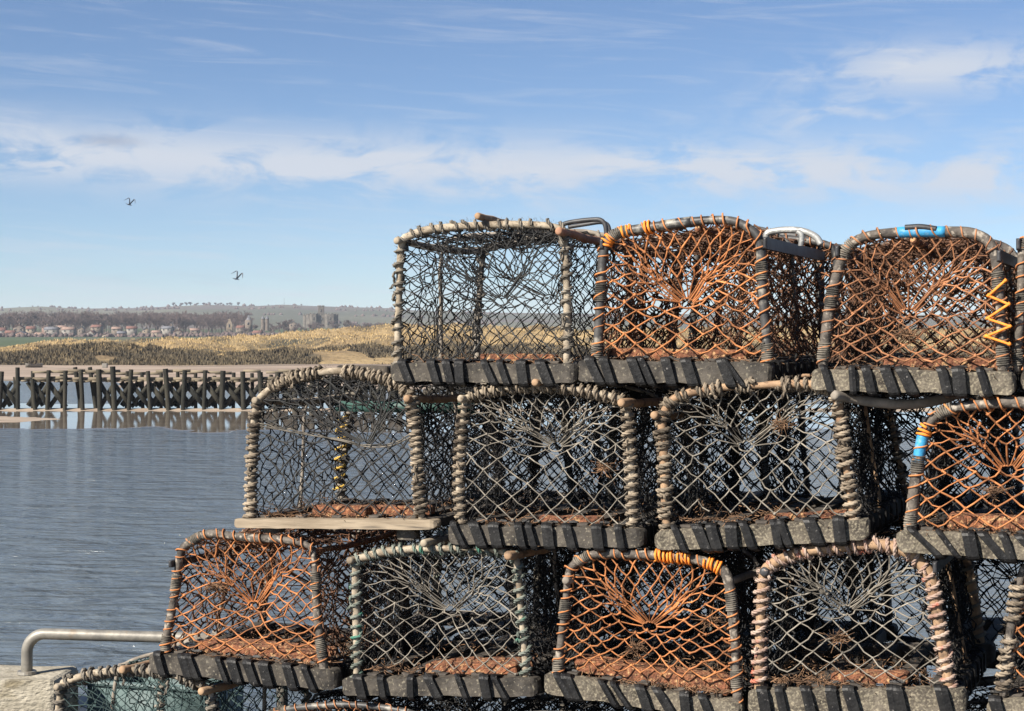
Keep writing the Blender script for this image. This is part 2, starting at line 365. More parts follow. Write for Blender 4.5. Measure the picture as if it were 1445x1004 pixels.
XS = lambda y: (-0.80 * y - 40, 0.80 * y + 40)
def beach_z(x, y):
    y0 = 186 + 10 * fbm(x, 0, .02) + (26 if x < -45 else 0) * sstep(-30, -60, x)
    return (y - y0) * 0.004 + 0.12 * fbm(x, y, .06) + (0.05 if y > y0 else -0.3)
tag(sheet('beach', XS, list(np.linspace(170, 372, 60)), beach_z,
          mat('beach sand', (0.24, 0.18, 0.135), (0.38, 0.295, 0.225), 0.05, 0.95, 0.4, c3=(0.17, 0.135, 0.10), c3_scale=0.11, c3_lo=0.52, c3_hi=0.64, coord='Object', stretch=(0.35, 1.3, 1), bscale=1.2, bdist=0.3)), kind='structure')
def dune_top(x):     # ridge height along the shore: low at the left, rising to the right
    px = PW / 2 + x / 412 * F
    pts = [(-400, 482), (0, 492), (60, 483), (95, 478), (160, 480), (250, 478), (340, 474), (400, 473), (470, 471), (560, 464), (700, 463), (900, 466), (1445, 468), (1900, 470)]
    for (a, ya), (b, yb) in zip(pts, pts[1:]):
        if a <= px <= b: yy = lerp(ya, yb, (px - a) / (b - a)); break
    else: yy = 480
    return EYE - (yy + 5.5 - HORIZON) / F * 412
def dune_z(x, y):
    y = y + 28
    t = sstep(338, 440, y); back = 1 - 0.75 * sstep(450, 560, y)
    h = dune_top(x) * (0.28 + 0.72 * t) * back
    return h * sstep(325, 350, y) + (2.1 * fbm(x, y, .03, 5, 3) + 0.5 * fbm(x, y, .11, 4, 9)) * (.25 + .75 * sstep(-124, -100, x)) * sstep(330, 360, y) - (1 - sstep(325, 340, y)) * 1.5 + .3
dune_m = mat('dune ground', (0.16, 0.11, 0.055), (0.38, 0.275, 0.135), 0.045, 0.95, 0.8, c3=(0.055, 0.05, 0.032), c3_scale=0.05, c3_lo=0.5, c3_hi=0.62, coord='Object', stretch=(0.8, 1, 2), bscale=0.7, bdist=0.8)
tag(sheet('dunes', XS, list(np.linspace(296, 560, 110)), dune_z, dune_m, 520), kind='structure')
def fields_z(x, y):
    f = .8 + 2.2 * sstep(520, 760, y) + 2.0 * sstep(700, 1150, y) + 8.5 * sstep(1150, 1700, y) + .6 * fbm(x, y, .006)
    cx, cy = at(452, 462, 1500)[0], 1500
    f += 3.0 * exp(-((x - cx) / 34) ** 2 - ((y - cy) / 45) ** 2)
    return f
field_m = mat('field grass', (0.035, 0.055, 0.018), (0.065, 0.09, 0.032), 0.004, 0.95, 0, c3=(0.10, 0.085, 0.05), c3_scale=0.006, c3_lo=0.5, c3_hi=0.58, coord='Object')
tag(sheet('fields', XS, list(np.linspace(500, 1750, 60)), fields_z, field_m, 260), kind='structure')
def sky_line(px):
    pts = [(-900, 444), (0, 437), (60, 434.5), (110, 437), (200, 436.5), (250, 434), (300, 432.5), (345, 434), (370, 433.5), (400, 432), (440, 434), (480, 435.5), (540, 437), (600, 441), (800, 444), (1445, 446), (2400, 450)]
    for (a, ya), (b, yb) in zip(pts, pts[1:]):
        if a <= px <= b: return lerp(ya, yb, (px - a) / (b - a))
    return 448
HY = 3600.0
def hill_z(x, y):
    px = PW / 2 + x / max(y, 1) * F
    top = EYE + (HORIZON - sky_line(px)) / F * HY
    t = sstep(1650, HY, y)
    h = lerp(12.5, top, t ** 0.9) if y <= HY else top - (y - HY) * .03
    return h + 2.0 * fbm(x, y, .0035, 4, 5) * sstep(1700, 2200, y) * (1 - .8 * sstep(3000, HY, y))
hill_m = mat('hill fields', (0.070, 0.072, 0.042), (0.115, 0.110, 0.066), 0.0016, 0.95, 0, c3=(0.095, 0.075, 0.06), c3_scale=0.004, c3_lo=0.52, c3_hi=0.6, coord='Object', stretch=(1, 0.5, 1), contrast=(0.44, 0.54))
tag(sheet('hills', XS, list(np.linspace(1650, 4200, 90)), hill_z, hill_m, 340), kind='structure')

# marram grass: blades in tufts over the dunes
def blades(n, region, h, w, zf, matl, name, kind_label=None):
    V = np.zeros((n, 3, 3)); k = 0
    while k < n:
        x, y = region()
        z = zf(x, y); hh = h * (0.5 + nr.rand()); ww = w * (.6 + .8 * nr.rand()); a = nr.rand() * pi
        lx, ly = (nr.rand(2) - .5) * hh * 0.9
        V[k] = [(x - ww * cos(a), y - ww * sin(a), z - .15), (x + ww * cos(a), y + ww * sin(a), z - .15), (x + lx, y + ly, z + hh)]
        k += 1
    b = MB(); b.raw(V.reshape(-1, 3), None, np.arange(n * 3).reshape(-1, 3)); o = b.build(name, matl)
    return tag(o, kind='stuff')
def dune_region(y0, y1, thr, seed):
    def f():
        while True:
            y = y0 + (y1 - y0) * nr.rand(); x = (nr.rand() - .5) * 0.74 * y + 0.02 * y
            if fbm(x, y, .05, 3, seed) > thr: return x, y
    return f
M['marram'] = mat('marram', (0.32, 0.225, 0.10), (0.46, 0.335, 0.165), 0.05, 0.95, 0, island=0.12, coord='Object')
M['scrub'] = mat('scrub', (0.065, 0.052, 0.033), (0.15, 0.115, 0.065), 0.08, 0.95, 0, island=0.4, coord='Object')
blades(90000, dune_region(322, 445, -0.45, 3), 0.36, 0.12, dune_z, M['marram'], 'marram_grass')
blades(75000, dune_region(302, 340, -0.35, 8), 0.6, 0.22, dune_z, M['scrub'], 'dune_scrub')

# ---- bare trees
def tree_segs(h, seed, n_lv=4, spread=0.5):
    r = random.Random(seed); segs = []
    def grow(p, d, L, rad, lv):
        q = p + d * L; segs.append((p, q, rad, lv))
        if lv >= n_lv: return
        for _ in range(4 if lv < 2 else 3):
            nd = (d * (0.75 if lv else .7) + Vector((r.uniform(-1, 1), r.uniform(-1, 1), r.uniform(-.25, .9))) * spread * (1.25 if lv == 0 else 1.0)).normalized()
            grow(p.lerp(q, r.uniform(.5, 1)), nd, L * r.uniform(.55, .8), rad * .55, lv + 1)
    grow(Vector((0, 0, 0)), Vector((0, 0, 1)), h * .32, h * .024, 0)
    zmax = max(s[1].z for s in segs); k = h / zmax
    return [(s[0] * k, s[1] * k, s[2], s[3]) for s in segs]
M['bare twigs'] = mat('bare twigs', (0.075, 0.054, 0.050), (0.14, 0.10, 0.088), 0.3, 0.95, 0, island=0.3, coord='Object')
M['bark'] = mat('bark', (0.05, 0.042, 0.036), (0.10, 0.085, 0.07), 0.5, 0.95, 0)
def tree_proto(h, seed, minr=0.10, spread=.5):
    root = empty('bare_tree', (0, 0, 0)); sg = tree_segs(h, seed, 5, spread)
    for nm, sel, m_ in (('trunk', lambda l: l < 2, 'bark'), ('crown', lambda l: l >= 2, 'bare twigs')):
        ss = [s for s in sg if sel(s[3])]; b = MB()
        b.segs([s[0] for s in ss], [s[1] for s in ss], np.array([max(minr, s[2]) for s in ss]), 4); b.build(nm, M[m_], root)
    return root
TP = [tree_proto(13, s) for s in (3, 8, 21)]
used = [False] * 3
def place_tree(i, loc, sc, rz, label, group):
    r = TP[i] if not used[i] else copy_tree(TP[i]); used[i] = True
    r.location = loc; r.rotation_euler = (0, 0, rz); r.scale = (sc[0], sc[0], sc[1]); tag(r, label, 'tree', group); return r
big_trees = [(45, 442, 24, 'broad bare tree with the widest crown, above the red roofs of the village'),
             (150, 441, 20, 'tall round bare tree above the white cottages of the village'),
             (190, 440, 19, 'bare tree standing tallest in the wood behind the village'),
             (108, 446, 17, 'low bare tree in the wood, left of the tall round one'),
             (222, 444, 18, 'bare tree at the right of the tallest tree of the wood'),
             (8, 447, 18, 'bare tree at the far left end of the village wood'),
             (262, 446, 20, 'bare tree at the right end of the village wood, before the ruin'),
             (300, 450, 15, 'small bare tree left of the pale ruined gable'),
             (400, 449, 13, 'small bare tree on the slope left of the castle'),
             (490, 451, 12, 'small bare tree on the slope right of the castle')]
for k, (px, ytop, wpx, lb) in enumerate(big_trees):
    Y = 1290 + 25 * (k % 3); X = at(px, 470, Y)[0]; gz = fields_z(X, Y)
    h = at(px, ytop, Y)[2] - gz
    place_tree(k % 3, (X, Y, gz - .3), (max(.75, h / 13 * 1.05), h / 13), k * 1.3, lb, 'bare trees of the village wood')
# the wood itself reads as one mass
b = MB(); A = []; B = []; R_ = []
protos = [[s for s in tree_segs(13, sd_, 4, .55)] for sd_ in (31, 32, 33)]
for k in range(400):
    px = rnd.uniform(-150, 345) if k < 340 else rnd.uniform(345, 620)
    Y = rnd.uniform(1262, 1480); X = at(px, 470, Y)[0]; z0 = fields_z(X, Y) - .3
    sc = rnd.uniform(.95, 1.5) * (1 if px < 345 else .5); ca, sa = cos(k), sin(k); w = sc * 1.3
    for s in protos[k % 3]:
        p, q = s[0], s[1]
        A.append((X + (p.x * ca - p.y * sa) * w, Y + (p.x * sa + p.y * ca) * w, z0 + p.z * sc)); B.append((X + (q.x * ca - q.y * sa) * w, Y + (q.x * sa + q.y * ca) * w, z0 + q.z * sc)); R_.append(max(.13, s[2] * .7))
b.segs(A, B, np.array(R_), 3); tag(b.build('bare_woodland', M['bare twigs']), kind='stuff')
# hedges and scrub between and behind the houses
b = MB(); P = []
for k in range(900):
    px = rnd.uniform(-100, 650); Y = rnd.choice((1130, 1180, 1240, 1255)) + rnd.uniform(-8, 8); X = at(px, 470, Y)[0]
    P.append((X, Y, fields_z(X, Y) + rnd.uniform(.2, 1.9)))
b.blobs(P, nr.uniform(1.0, 2.4, len(P))); tag(b.build('hedges', M['bare twigs']), kind='stuff')
# skyline trees on the hill
place = [(247 + i * 8.2 + rnd.uniform(-1.5, 1.5)) for i in range(12)] + [55, 48, 30, 85, 160, 205, 380, 418, 426]
rt = tree_proto(11, 77, 0.28, .55)
pos_words = ['first', 'second', 'third', 'fourth', 'fifth', 'sixth', 'seventh', 'eighth', 'ninth', 'tenth', 'eleventh', 'twelfth']
for i, px in enumerate(place):
    X = at(px, 435, HY)[0]; t = rt if i == 0 else copy_tree(rt)
    t.location = (X, HY - 10, hill_z(X, HY - 10) - .5); t.rotation_euler = (0, 0, i * 1.7)
    k = rnd.uniform(.75, 1.1) * (1 if i < 12 else .55); t.scale = (k * 1.25, k * 1.25, k)
    if i < 12: tag(t, pos_words[i] + ' tree from the left in the row along the top of the far hill', 'tree', 'row of trees on the hilltop')
    else: tag(t, 'small far bush or tree alone on the hill skyline', 'tree', 'scattered trees on the skyline')
b = MB(); P = []
for k in range(700):
    line = rnd.choice((2150, 2500, 2900, 3250, HY - 4)); px = rnd.uniform(-60, 700); X = at(px, 450, line)[0]
    if fbm(px, line, .012, 3, 2) < -.05: continue
    P.append((X, line, hill_z(X, line) + rnd.uniform(0, 1.5)))
b.blobs(P, nr.uniform(1.6, 4.2, len(P))); tag(b.build('hill_hedgerows', M['bare twigs']), kind='stuff')

# ---- village
M['red tiles'] = mat('red tiles', (0.12, 0.060, 0.046), (0.18, 0.088, 0.066), 0.6, 0.9, 0)
M['slate'] = mat('slate', (0.09, 0.09, 0.10), (0.15, 0.15, 0.16), 0.6, 0.8, 0)
M['brown tiles'] = mat('brown tiles', (0.19, 0.12, 0.09), (0.26, 0.18, 0.14), 0.6, 0.8, 0)
M['white render'] = mat('white render', (0.17, 0.155, 0.135), (0.26, 0.24, 0.21), 0.5, 0.9, 0)
M['cream render'] = mat('cream render', (0.18, 0.14, 0.10), (0.26, 0.21, 0.155), 0.5, 0.9, 0)
M['sandstone'] = mat('sandstone', (0.11, 0.088, 0.07), (0.19, 0.155, 0.122), 0.5, 0.9, 0.5, bscale=2, bdist=.1)
M['pink brick'] = mat('pink brick', (0.17, 0.105, 0.082), (0.22, 0.14, 0.11), 0.5, 0.9, 0)
M['dark window'] = mat('dark window', (0.02, 0.022, 0.025), (0.03, 0.032, 0.035), 1, 0.25, 0)
def house(px, ybase, wpx, hpx, Y, wallm, roofm, gable, label, chim=True):
    p = at(px, ybase, Y); sc = Y / F; W, H = wpx * sc, hpx * sc; D = 7.5
    root = empty('house', (p[0], Y, p[2]), rnd.uniform(-.25, .25)); wl = H * .58
    b = MB(); b.box((0, 0, wl / 2 - 2), (W, D, wl + 4))
    if gable: b.raw([(-W / 2, -D / 2, wl), (W / 2, -D / 2, wl), (0, -D / 2, H - .1), (-W / 2, D / 2, wl), (W / 2, D / 2, wl), (0, D / 2, H - .1)], None, [[0, 1, 2], [4, 3, 5]])
    else: b.raw([(-W / 2, -D / 2, wl), (-W / 2, D / 2, wl), (-W / 2, 0, H - .1), (W / 2, -D / 2, wl), (W / 2, D / 2, wl), (W / 2, 0, H - .1)], None, [[1, 0, 2], [3, 4, 5]])
    b.build('wall', M[wallm], root)
    r = MB(); e = .3; t = .25
    if gable:
        for s in (-1, 1):
            r.raw([(s * (W / 2 + e), -D / 2 - e, wl - .15), (s * (W / 2 + e), D / 2 + e, wl - .15), (0, D / 2 + e, H), (0, -D / 2 - e, H),
                   (s * (W / 2 + e), -D / 2 - e, wl - .15 + t), (s * (W / 2 + e), D / 2 + e, wl - .15 + t), (0, D / 2 + e, H + t), (0, -D / 2 - e, H + t)],
                  [[0, 1, 2, 3], [4, 7, 6, 5], [0, 3, 7, 4], [1, 5, 6, 2], [0, 4, 5, 1]])
    else:
        for s in (-1, 1):
            r.raw([(-W / 2 - e, s * (D / 2 + e), wl - .15), (W / 2 + e, s * (D / 2 + e), wl - .15), (W / 2 + e, 0, H), (-W / 2 - e, 0, H),
                   (-W / 2 - e, s * (D / 2 + e), wl - .15 + t), (W / 2 + e, s * (D / 2 + e), wl - .15 + t), (W / 2 + e, 0, H + t), (-W / 2 - e, 0, H + t)],
                  [[0, 1, 2, 3], [4, 7, 6, 5], [0, 3, 7, 4], [1, 5, 6, 2], [0, 4, 5, 1]])
    rf = r.build('roof', M[roofm], root)
    if chim:
        c = MB(); cx = 0 if gable else W * .38; c.box((cx, 0 if not gable else D * .3, H + .5), (.9, .9, 1.8)); c.build('chimney', M['sandstone'], rf)
    for k in (-1, 1):
        w = MB(); w.box((k * W * .24, -D / 2 - .01, wl * .55), (W * .14, .08, wl * .4)); w.build('window', M['dark window'], root)
    tag(root, label, 'house', 'village houses across the estuary'); return root
houses = [(2, 472, 13, 9, 1180, 'white render', 'red tiles', 0, 'white house with red roof at the left edge of the village'),
          (15, 474, 13, 7, 1160, 'pink brick', 'red tiles', 0, 'low pink brick house nearest the green field, left one'),
          (27, 468, 14, 9, 1200, 'sandstone', 'red tiles', 1, 'brown stone house with a large bright red gable roof'),
          (31, 475, 13, 7, 1160, 'pink brick', 'slate', 1, 'low pink gabled house beside the green field'),
          (44, 469, 12, 8, 1200, 'cream render', 'red tiles', 0, 'cream house with red roof under the broad bare tree'),
          (58, 476, 16, 6, 1165, 'cream render', 'brown tiles', 0, 'long low cream bungalow at the dune edge'),
          (73, 470, 18, 8, 1200, 'white render', 'slate', 0, 'wide white house with grey slate roof'),
          (97, 470, 17, 8, 1200, 'white render', 'brown tiles', 0, 'wide white house with brown roof in the village middle'),
          (115, 470, 9, 9, 1195, 'sandstone', 'slate', 1, 'narrow stone house with steep grey gable'),
          (130, 475, 9, 8, 1170, 'white render', 'red tiles', 1, 'small bright white gabled cottage low at the dune edge'),
          (137, 466, 14, 7, 1215, 'sandstone', 'red tiles', 0, 'stone house with red roof behind the white cottages'),
          (152, 478, 16, 8, 1160, 'cream render', 'red tiles', 1, 'cream gabled house low down behind the dune grass'),
          (186, 468, 14, 7, 1200, 'white render', 'red tiles', 0, 'white cottage under the tallest tree of the wood'),
          (206, 470, 10, 7, 1200, 'cream render', 'slate', 1, 'small cream gabled house right of the tallest tree'),
          (237, 468, 14, 7, 1200, 'white render', 'slate', 0, 'white house with slate roof at the right end of the village'),
          (340, 467, 10, 7, 1280, 'sandstone', 'red tiles', 0, 'small stone house between the ruin and the spired tower'),
          (364, 474, 12, 7, 1230, 'sandstone', 'red tiles', 0, 'stone house with red roof below the twin turrets'),
          (385, 474, 8, 6, 1230, 'white render', 'red tiles', 1, 'small white and red house left of the castle mound'),
           (88, 466, 12, 6, 1240, 'sandstone', 'brown tiles', 0, 'brown stone house behind the two wide white houses'),
           (165, 468, 13, 6, 1230, 'sandstone', 'brown tiles', 0, 'brown roofed stone house left of the white cottage'),
           (172, 474, 12, 6, 1175, 'pink brick', 'slate', 0, 'pink brick house with grey roof near the dune grass'),
           (221, 473, 12, 6, 1180, 'cream render', 'brown tiles', 0, 'cream brown-roofed bungalow low at the dune edge'),
           (252, 472, 12, 6, 1185, 'sandstone', 'red tiles', 1, 'stone gabled house at the right end by the dunes'),
           (275, 470, 13, 6, 1200, 'sandstone', 'brown tiles', 0, 'brown stone house alone below the right of the wood'),
           (66, 466, 11, 6, 1245, 'pink brick', 'brown tiles', 1, 'pink gabled house highest up behind the slate-roofed house'),
           (414, 462, 11, 8, 1330, 'sandstone', 'slate', 1, 'grey stone house just left of the castle')]
for h_ in houses: house(*h_[:8], h_[8])
# ruined gable, spired tower, twin turrets
Y = 1280; k = Y / F
p = at(324, 468, Y); root = empty('ruined_gable', (p[0], Y, p[2])); b = MB()
W, H = 8.5 * k, 18 * k
b.raw([(-W/2, -1, -3), (W/2, -1, -3), (W/2, -1, H*.55), (W*.12, -1, H), (-W*.2, -1, H*.97), (-W/2, -1, H*.5), (-W/2, 1, -3), (W/2, 1, -3), (W/2, 1, H*.55), (W*.12, 1, H), (-W*.2, 1, H*.97), (-W/2, 1, H*.5)],
      [[0, 6, 11, 5], [1, 2, 8, 7], [2, 3, 9, 8], [3, 4, 10, 9], [4, 5, 11, 10]], None, [[0, 1, 2, 3, 4, 5], [11, 10, 9, 8, 7, 6]])
b.build('wall', M['cream render'], root); b = MB(); b.box((0, -1.05, H*.45), (1.0, .2, 2.6)); b.build('window', M['dark window'], root)
tag(root, 'tall pale ruined gable wall standing among bare trees', 'ruin')
p = at(351, 471, Y); root = empty('church_tower', (p[0], Y, p[2])); b = MB(); b.box((0, 0, 8 * k), (9 * k, 9 * k, 22 * k)); b.build('wall', M['sandstone'], root)
b = MB(); s = 3.4 * k; z0 = 19 * k
b.raw([(-s, -s, z0), (s, -s, z0), (s, s, z0), (-s, s, z0), (0, 0, z0 + 8 * k)], None, [[0, 1, 4], [1, 2, 4], [2, 3, 4], [3, 0, 4]]); b.build('spire', M['slate'], root)
b = MB(); b.box((0, -4.5 * k - .05, 14 * k), (1.2, .2, 2)); b.build('belfry_opening', M['dark window'], root)
tag(root, 'stone church tower with a short dark spire among bare trees', 'church tower')
for px, lb in ((371, 'left one of two small grey stone turrets left of the castle'), (377, 'right one of two small grey stone turrets left of the castle')):
    p = at(px, 460, 1340); root = empty('turret', (p[0], 1340, p[2])); b = MB(); a = np.arange(9) / 8 * 2 * pi
    b.tube([(0, 0, -4), (0, 0, 5), (0, 0, 5.6)], [1.5, 1.5, 1.7], 8); b.build('wall', M['sandstone'], root)
    b = MB(); b.tube([(0, 0, 5.6), (0, 0, 8.0)], [1.6, .1], 8); b.build('roof', M['slate'], root)
    tag(root, lb, 'turret', 'pair of stone turrets')
# ---- castle
def castle():
    Y = 1500.0; k = Y / F; p = at(452, 463, Y); root = empty('castle', (p[0], Y, p[2]), .12)
    M['castle stone'] = mat('castle stone', (0.075, 0.068, 0.060), (0.155, 0.135, 0.112), 0.3, 0.95, 0.6, c3=(0.17, 0.15, 0.125), c3_scale=0.35, bscale=1.5, bdist=.2)
    m_ = M['castle stone']
    def octblock(cx, cy, w, d, h, ch, nm, base=-5.0, crenel=True):
        pts = [(-w/2+ch, -d/2), (w/2-ch, -d/2), (w/2, -d/2+ch), (w/2, d/2-ch), (w/2-ch, d/2), (-w/2+ch, d/2), (-w/2, d/2-ch), (-w/2, -d/2+ch)]
        b = MB(); V = [(cx+x, cy+y, base) for x, y in pts] + [(cx+x, cy+y, h) for x, y in pts]
        b.raw(V, [[i, (i+1) % 8, (i+1) % 8 + 8, i + 8] for i in range(8)], None, [list(range(8, 16))])
        o = b.build(nm, m_, root)
        if crenel:
            c = MB()
            for (x0, y0), (x1, y1) in zip(pts, pts[1:] + pts[:1]):
                L = math.hypot(x1-x0, y1-y0); n = max(1, int(L / 2.0)); an = math.atan2(y1-y0, x1-x0)
                for i in range(n):
                    t = (i + .5) / n; c.box((cx+lerp(x0, x1, t) * .97, cy+lerp(y0, y1, t) * .97, h + .5), (1.05, .55, 1.0), an)
            c.build('battlement', m_, o)
        return o
    u = k
    octblock(0, 0, 40*u, 36*u, 18*u, 4*u, 'keep_wall')
    octblock(-19.5*u, -2*u, 9*u, 16*u, 17.5*u, 2*u, 'wing')
    octblock(-9*u, -18*u, 12*u, 10*u, 19.5*u, 3*u, 'wing')
    octblock(14*u, -17*u, 16*u, 12*u, 19*u, 3.5*u, 'wing')
    octblock(20.5*u, 0, 9*u, 15*u, 18*u, 2*u, 'wing')
    octblock(1*u, -6*u, 8.5*u, 8.5*u, 30*u, .6*u, 'lookout_tower', 15*u)
    for x, y, z in ((-9, -23.06, 13), (-9, -23.06, 6), (14, -23.06, 13), (17, -23.06, 6), (11, -23.06, 6), (2, -18.08, 12), (-19.5, -10.06, 10), (1, -10.3, 24), (20.5, -7.56, 11)):
        b = MB(); b.box((x*u, y*u, z*u), (1.0, .25, 2.2)); b.build('window', M['dark window'], root)
    tag(root, 'grey stone castle keep with a tall central lookout tower on a grassy mound', 'castle')
castle()
# white farm on the hill
house(394, 434.5, 11, 4, 3350, 'white render', 'slate', 0, 'tiny white farmhouse on the far hill skyline', False)
p = at(401, 432, 3400); b = MB(); b.tube([(p[0], 3400, p[2] - 6), (p[0], 3400, p[2] + 16)], [.5, .25], 6)
tag(b.build('mast', M['slate']), 'thin grey mast on the hill above the church tower', 'mast')

# ---- timber pier across the water
def pier():
    Y = 128.0; k = Y / F
    root = empty('timber_pier', (at(200, 580, Y)[0], Y, 0.0)); X0 = root.location.x
    pm = mat('pier timber', (0.009, 0.0095, 0.007), (0.038, 0.034, 0.023), 0.8, 0.9, 0.6, stretch=(2, 2, .5), bscale=5, bdist=.05)
    pl = mat('pier top timber', (0.11, 0.09, 0.062), (0.22, 0.18, 0.125), 0.8, 0.9, 0.4, stretch=(.3, 1, 1), bscale=5, bdist=.05)
    xs = [-46, -22, 1, 25, 47, 68, 92, 115, 140, 160, 184, 210, 235, 260, 289, 314, 343, 368, 391, 416, 441, 466, 491, 516, 541, 566]
    tops = [525, 527, 526, 520, 536, 524, 525, 523, 523, 519, 523, 525, 522, 524, 524, 525, 526, 527, 527, 526, 526, 525, 526, 527, 526, 526]
    def px2x(px): return at(px, 560, Y)[0] - X0
    r = random.Random(5)
    for i, (px, ty) in enumerate(zip(xs, tops)):
        x = px2x(px); zt = at(px, ty, Y)[2]; lean = r.uniform(-.2, .2); w = r.uniform(.26, .36)
        b = MB(); b.segs([(x - lean, 0, -.6)], [(x + lean * .4, 0, zt)], w / 2 * 1.2, 8); b.raw([(x + lean * .4 + w*.42*cos(a), w*.42*sin(a), zt) for a in (0, 1.57, 3.14, 4.71)], [[0, 1, 2, 3]])
        b.build('post', pm, root)
        xb = x + .35; ztb = at(px, ty + r.uniform(3, 9), Y)[2]
        b = MB(); b.segs([(xb, 2.8, -.6)], [(xb + r.uniform(-.1, .1), 2.8, ztb)], .15, 7); b.build('post', pm, root)
    for px, l in ((107, -.35), (128, -.35)):
        x = px2x(px); b = MB(); b.segs([(x + .2, 1.2, -.6)], [(x + l, 1.2, at(px, 520, Y)[2])], .17, 7); b.build('post', pm, root)
    zl, zh = .25, at(0, 541, Y)[2]
    for i in range(len(xs) - 1):
        x0, x1 = px2x(xs[i]), px2x(xs[i + 1]); open_bay = xs[i] in (92, 115)
        for yy, ok in ((.2, not open_bay and r.random() > .12), (2.6, (xs[i] > 140 or xs[i] < 40) and r.random() < .85)):
            if not ok: continue
            for s in (0, 1):
                za, zb = (zl, zh) if s else (zh, zl)
                b = MB(); a_ = np.array((x0, yy + .16 * s, za)); b_ = np.array((x1, yy + .16 * s, zb))
                d = b_ - a_; d /= np.linalg.norm(d); nrm_ = np.array((-d[2], 0, d[0])) * r.uniform(.14, .19); t = np.array((0, .07, 0))
                b.raw([a_ - nrm_ - t, b_ - nrm_ - t, b_ + nrm_ - t, a_ + nrm_ - t, a_ - nrm_ + t, b_ - nrm_ + t, b_ + nrm_ + t, a_ + nrm_ + t],
                      [[0, 1, 2, 3], [4, 7, 6, 5], [0, 4, 5, 1], [3, 2, 6, 7], [0, 3, 7, 4], [1, 5, 6, 2]])
                b.build('brace', pm, root)
    xa, xb = px2x(20), px2x(566)
    for py, yy, h in ((524.5, .25, .2), (535, .25, .24), (528, 3.0, .2), (537, 3.0, .22)):
        z = at(0, py, Y)[2]; n = 22
        for i in range(n):
            if py < 530 and r.random() < .45: continue
            a, c = lerp(xa, xb, i / n), lerp(xa, xb, (i + 1) / n)
            b = MB(); b.box(((a + c) / 2, yy, z + r.uniform(-.06, .06)), (c - a - .02, .12, h), 0, .05)
            b.build('rail', pl, root)
    b = MB()
    for i in range(60):
        b.box((lerp(xa, xb, (i + .5) / 60), 1.4 + r.uniform(-.2, .2), at(0, 538, Y)[2] + r.uniform(-.05, .05)), ((xb - xa) / 60 - .08, 2.6, .12), 0, .05)
    b.build('walkway', pl, root)
    tag(root, 'long ruinous timber pier of dark posts and cross braces across the water', 'pier')
pier()
# things lying on the far beach
p = at(148, 517, 285); b = MB(); V, fs = board_mesh((.9, .7, .75), .08, .02, 2); b.raw(V + np.array((p[0], 285, beach_z(p[0], 285) + .38)), None, None, fs)
tag(b.build('white_box', M['white render']), 'white box lying on the far beach behind the pier', 'box')
p = at(48, 518, 286); root = empty('beached_boat', (p[0], 286, beach_z(p[0], 286) + .02), .5); root.scale = (.75, .75, .75); b = MB()
V = []; n = 11
for i in range(n):
    t = i / (n - 1); w = .75 * (1 - (2 * t - 1) ** 4) ** .7 * (1 - .35 * t) + .02; sheer = .75 + .25 * (2 * t - 1) ** 2
    for s, z in ((-1, sheer), (-.8, .35), (0, 0.0), (.8, .35), (1, sheer)): V.append(((t - .5) * 3.9, s * w, z))
q = [[i*5+j, i*5+j+1, (i+1)*5+j+1, (i+1)*5+j] for i in range(n-1) for j in range(4)]
b.raw(V, q); hull = b.build('hull', M['white render'], root); b = MB()
for t in (-.9, .3, 1.2): b.box((t, 0, .5), (.28, 1.25, .05))
b.build('thwart', M['plank'], root); tag(root, 'white rowing boat drawn up on the far beach', 'boat')

# ---- gulls
def gull(px, py, Y, span, bank, heading, flap, label):
    p = at(px, py, Y); root = empty('gull', p, heading); root.rotation_euler = (bank, 0.15, heading)
    gw = mat('gull backlit white', (0.26, 0.27, 0.28), (0.36, 0.37, 0.38), 8, 0.9, 0); gg = mat('gull grey', (0.13, 0.145, 0.17), (0.19, 0.205, 0.23), 8, 0.9, 0)  # plumage colours darkened so the birds look backlit
    b = MB(); xs = np.linspace(-.24, .25, 12); rr = [.008, .014, .024, .034, .042, .045, .042, .038, .032, .034, .026, .010]
    b.tube([(x, 0, .015 * sin(x * 6)) for x in xs], rr, 10); body = b.build('body', gw, root, True)
    b = MB(); b.raw([(-.22, -.03, 0), (-.22, .03, 0), (-.36, .07, .01), (-.38, 0, .01), (-.36, -.07, .01), (-.22, 0, .02)], None, None, [[0, 4, 3, 2, 1], [5, 1, 2, 3], [5, 3, 4, 0]]); b.build('tail', gw, root)
    b = MB(); b.tube([(.25, 0, 0), (.31, 0, -.012)], [.012, .002], 6); b.build('beak', M['yellow rope'], root)
    for s in (-1, 1):
        V = []; n = 9
        for i in range(n):
            t = i / (n - 1); y = s * span / 2 * t; z = flap * (t * 1.6 if t < .45 else .72 - (t - .45) * .9)
            c = .10 * (1 - t) ** .55 + .02; sweep = .05 * sin(t * pi) - .16 * max(0, t - .45)
            for xo, zo in ((c * .5, 0), (c * .2, .018 * (1 - t)), (-c * .6, 0), (c * .2, -.006)): V.append((.06 + sweep + xo, y, z + zo + .03))
        q = [[i*4+j, i*4+(j+1) % 4, (i+1)*4+(j+1) % 4, (i+1)*4+j] for i in range(n-1) for j in range(4)]
        b = MB(); b.raw(V, q); b.build('wing', gg, root, True)
    tag(root, label, 'gull', 'gulls in flight')
gull(182, 289, 100, .85, .25, 1.2, .55, 'gull flying high on its own in front of the band of cloud')
gull(333, 394, 95, .95, .3, 1.0, .62, 'lower gull with raised bent wings, gliding above the wooded shore')

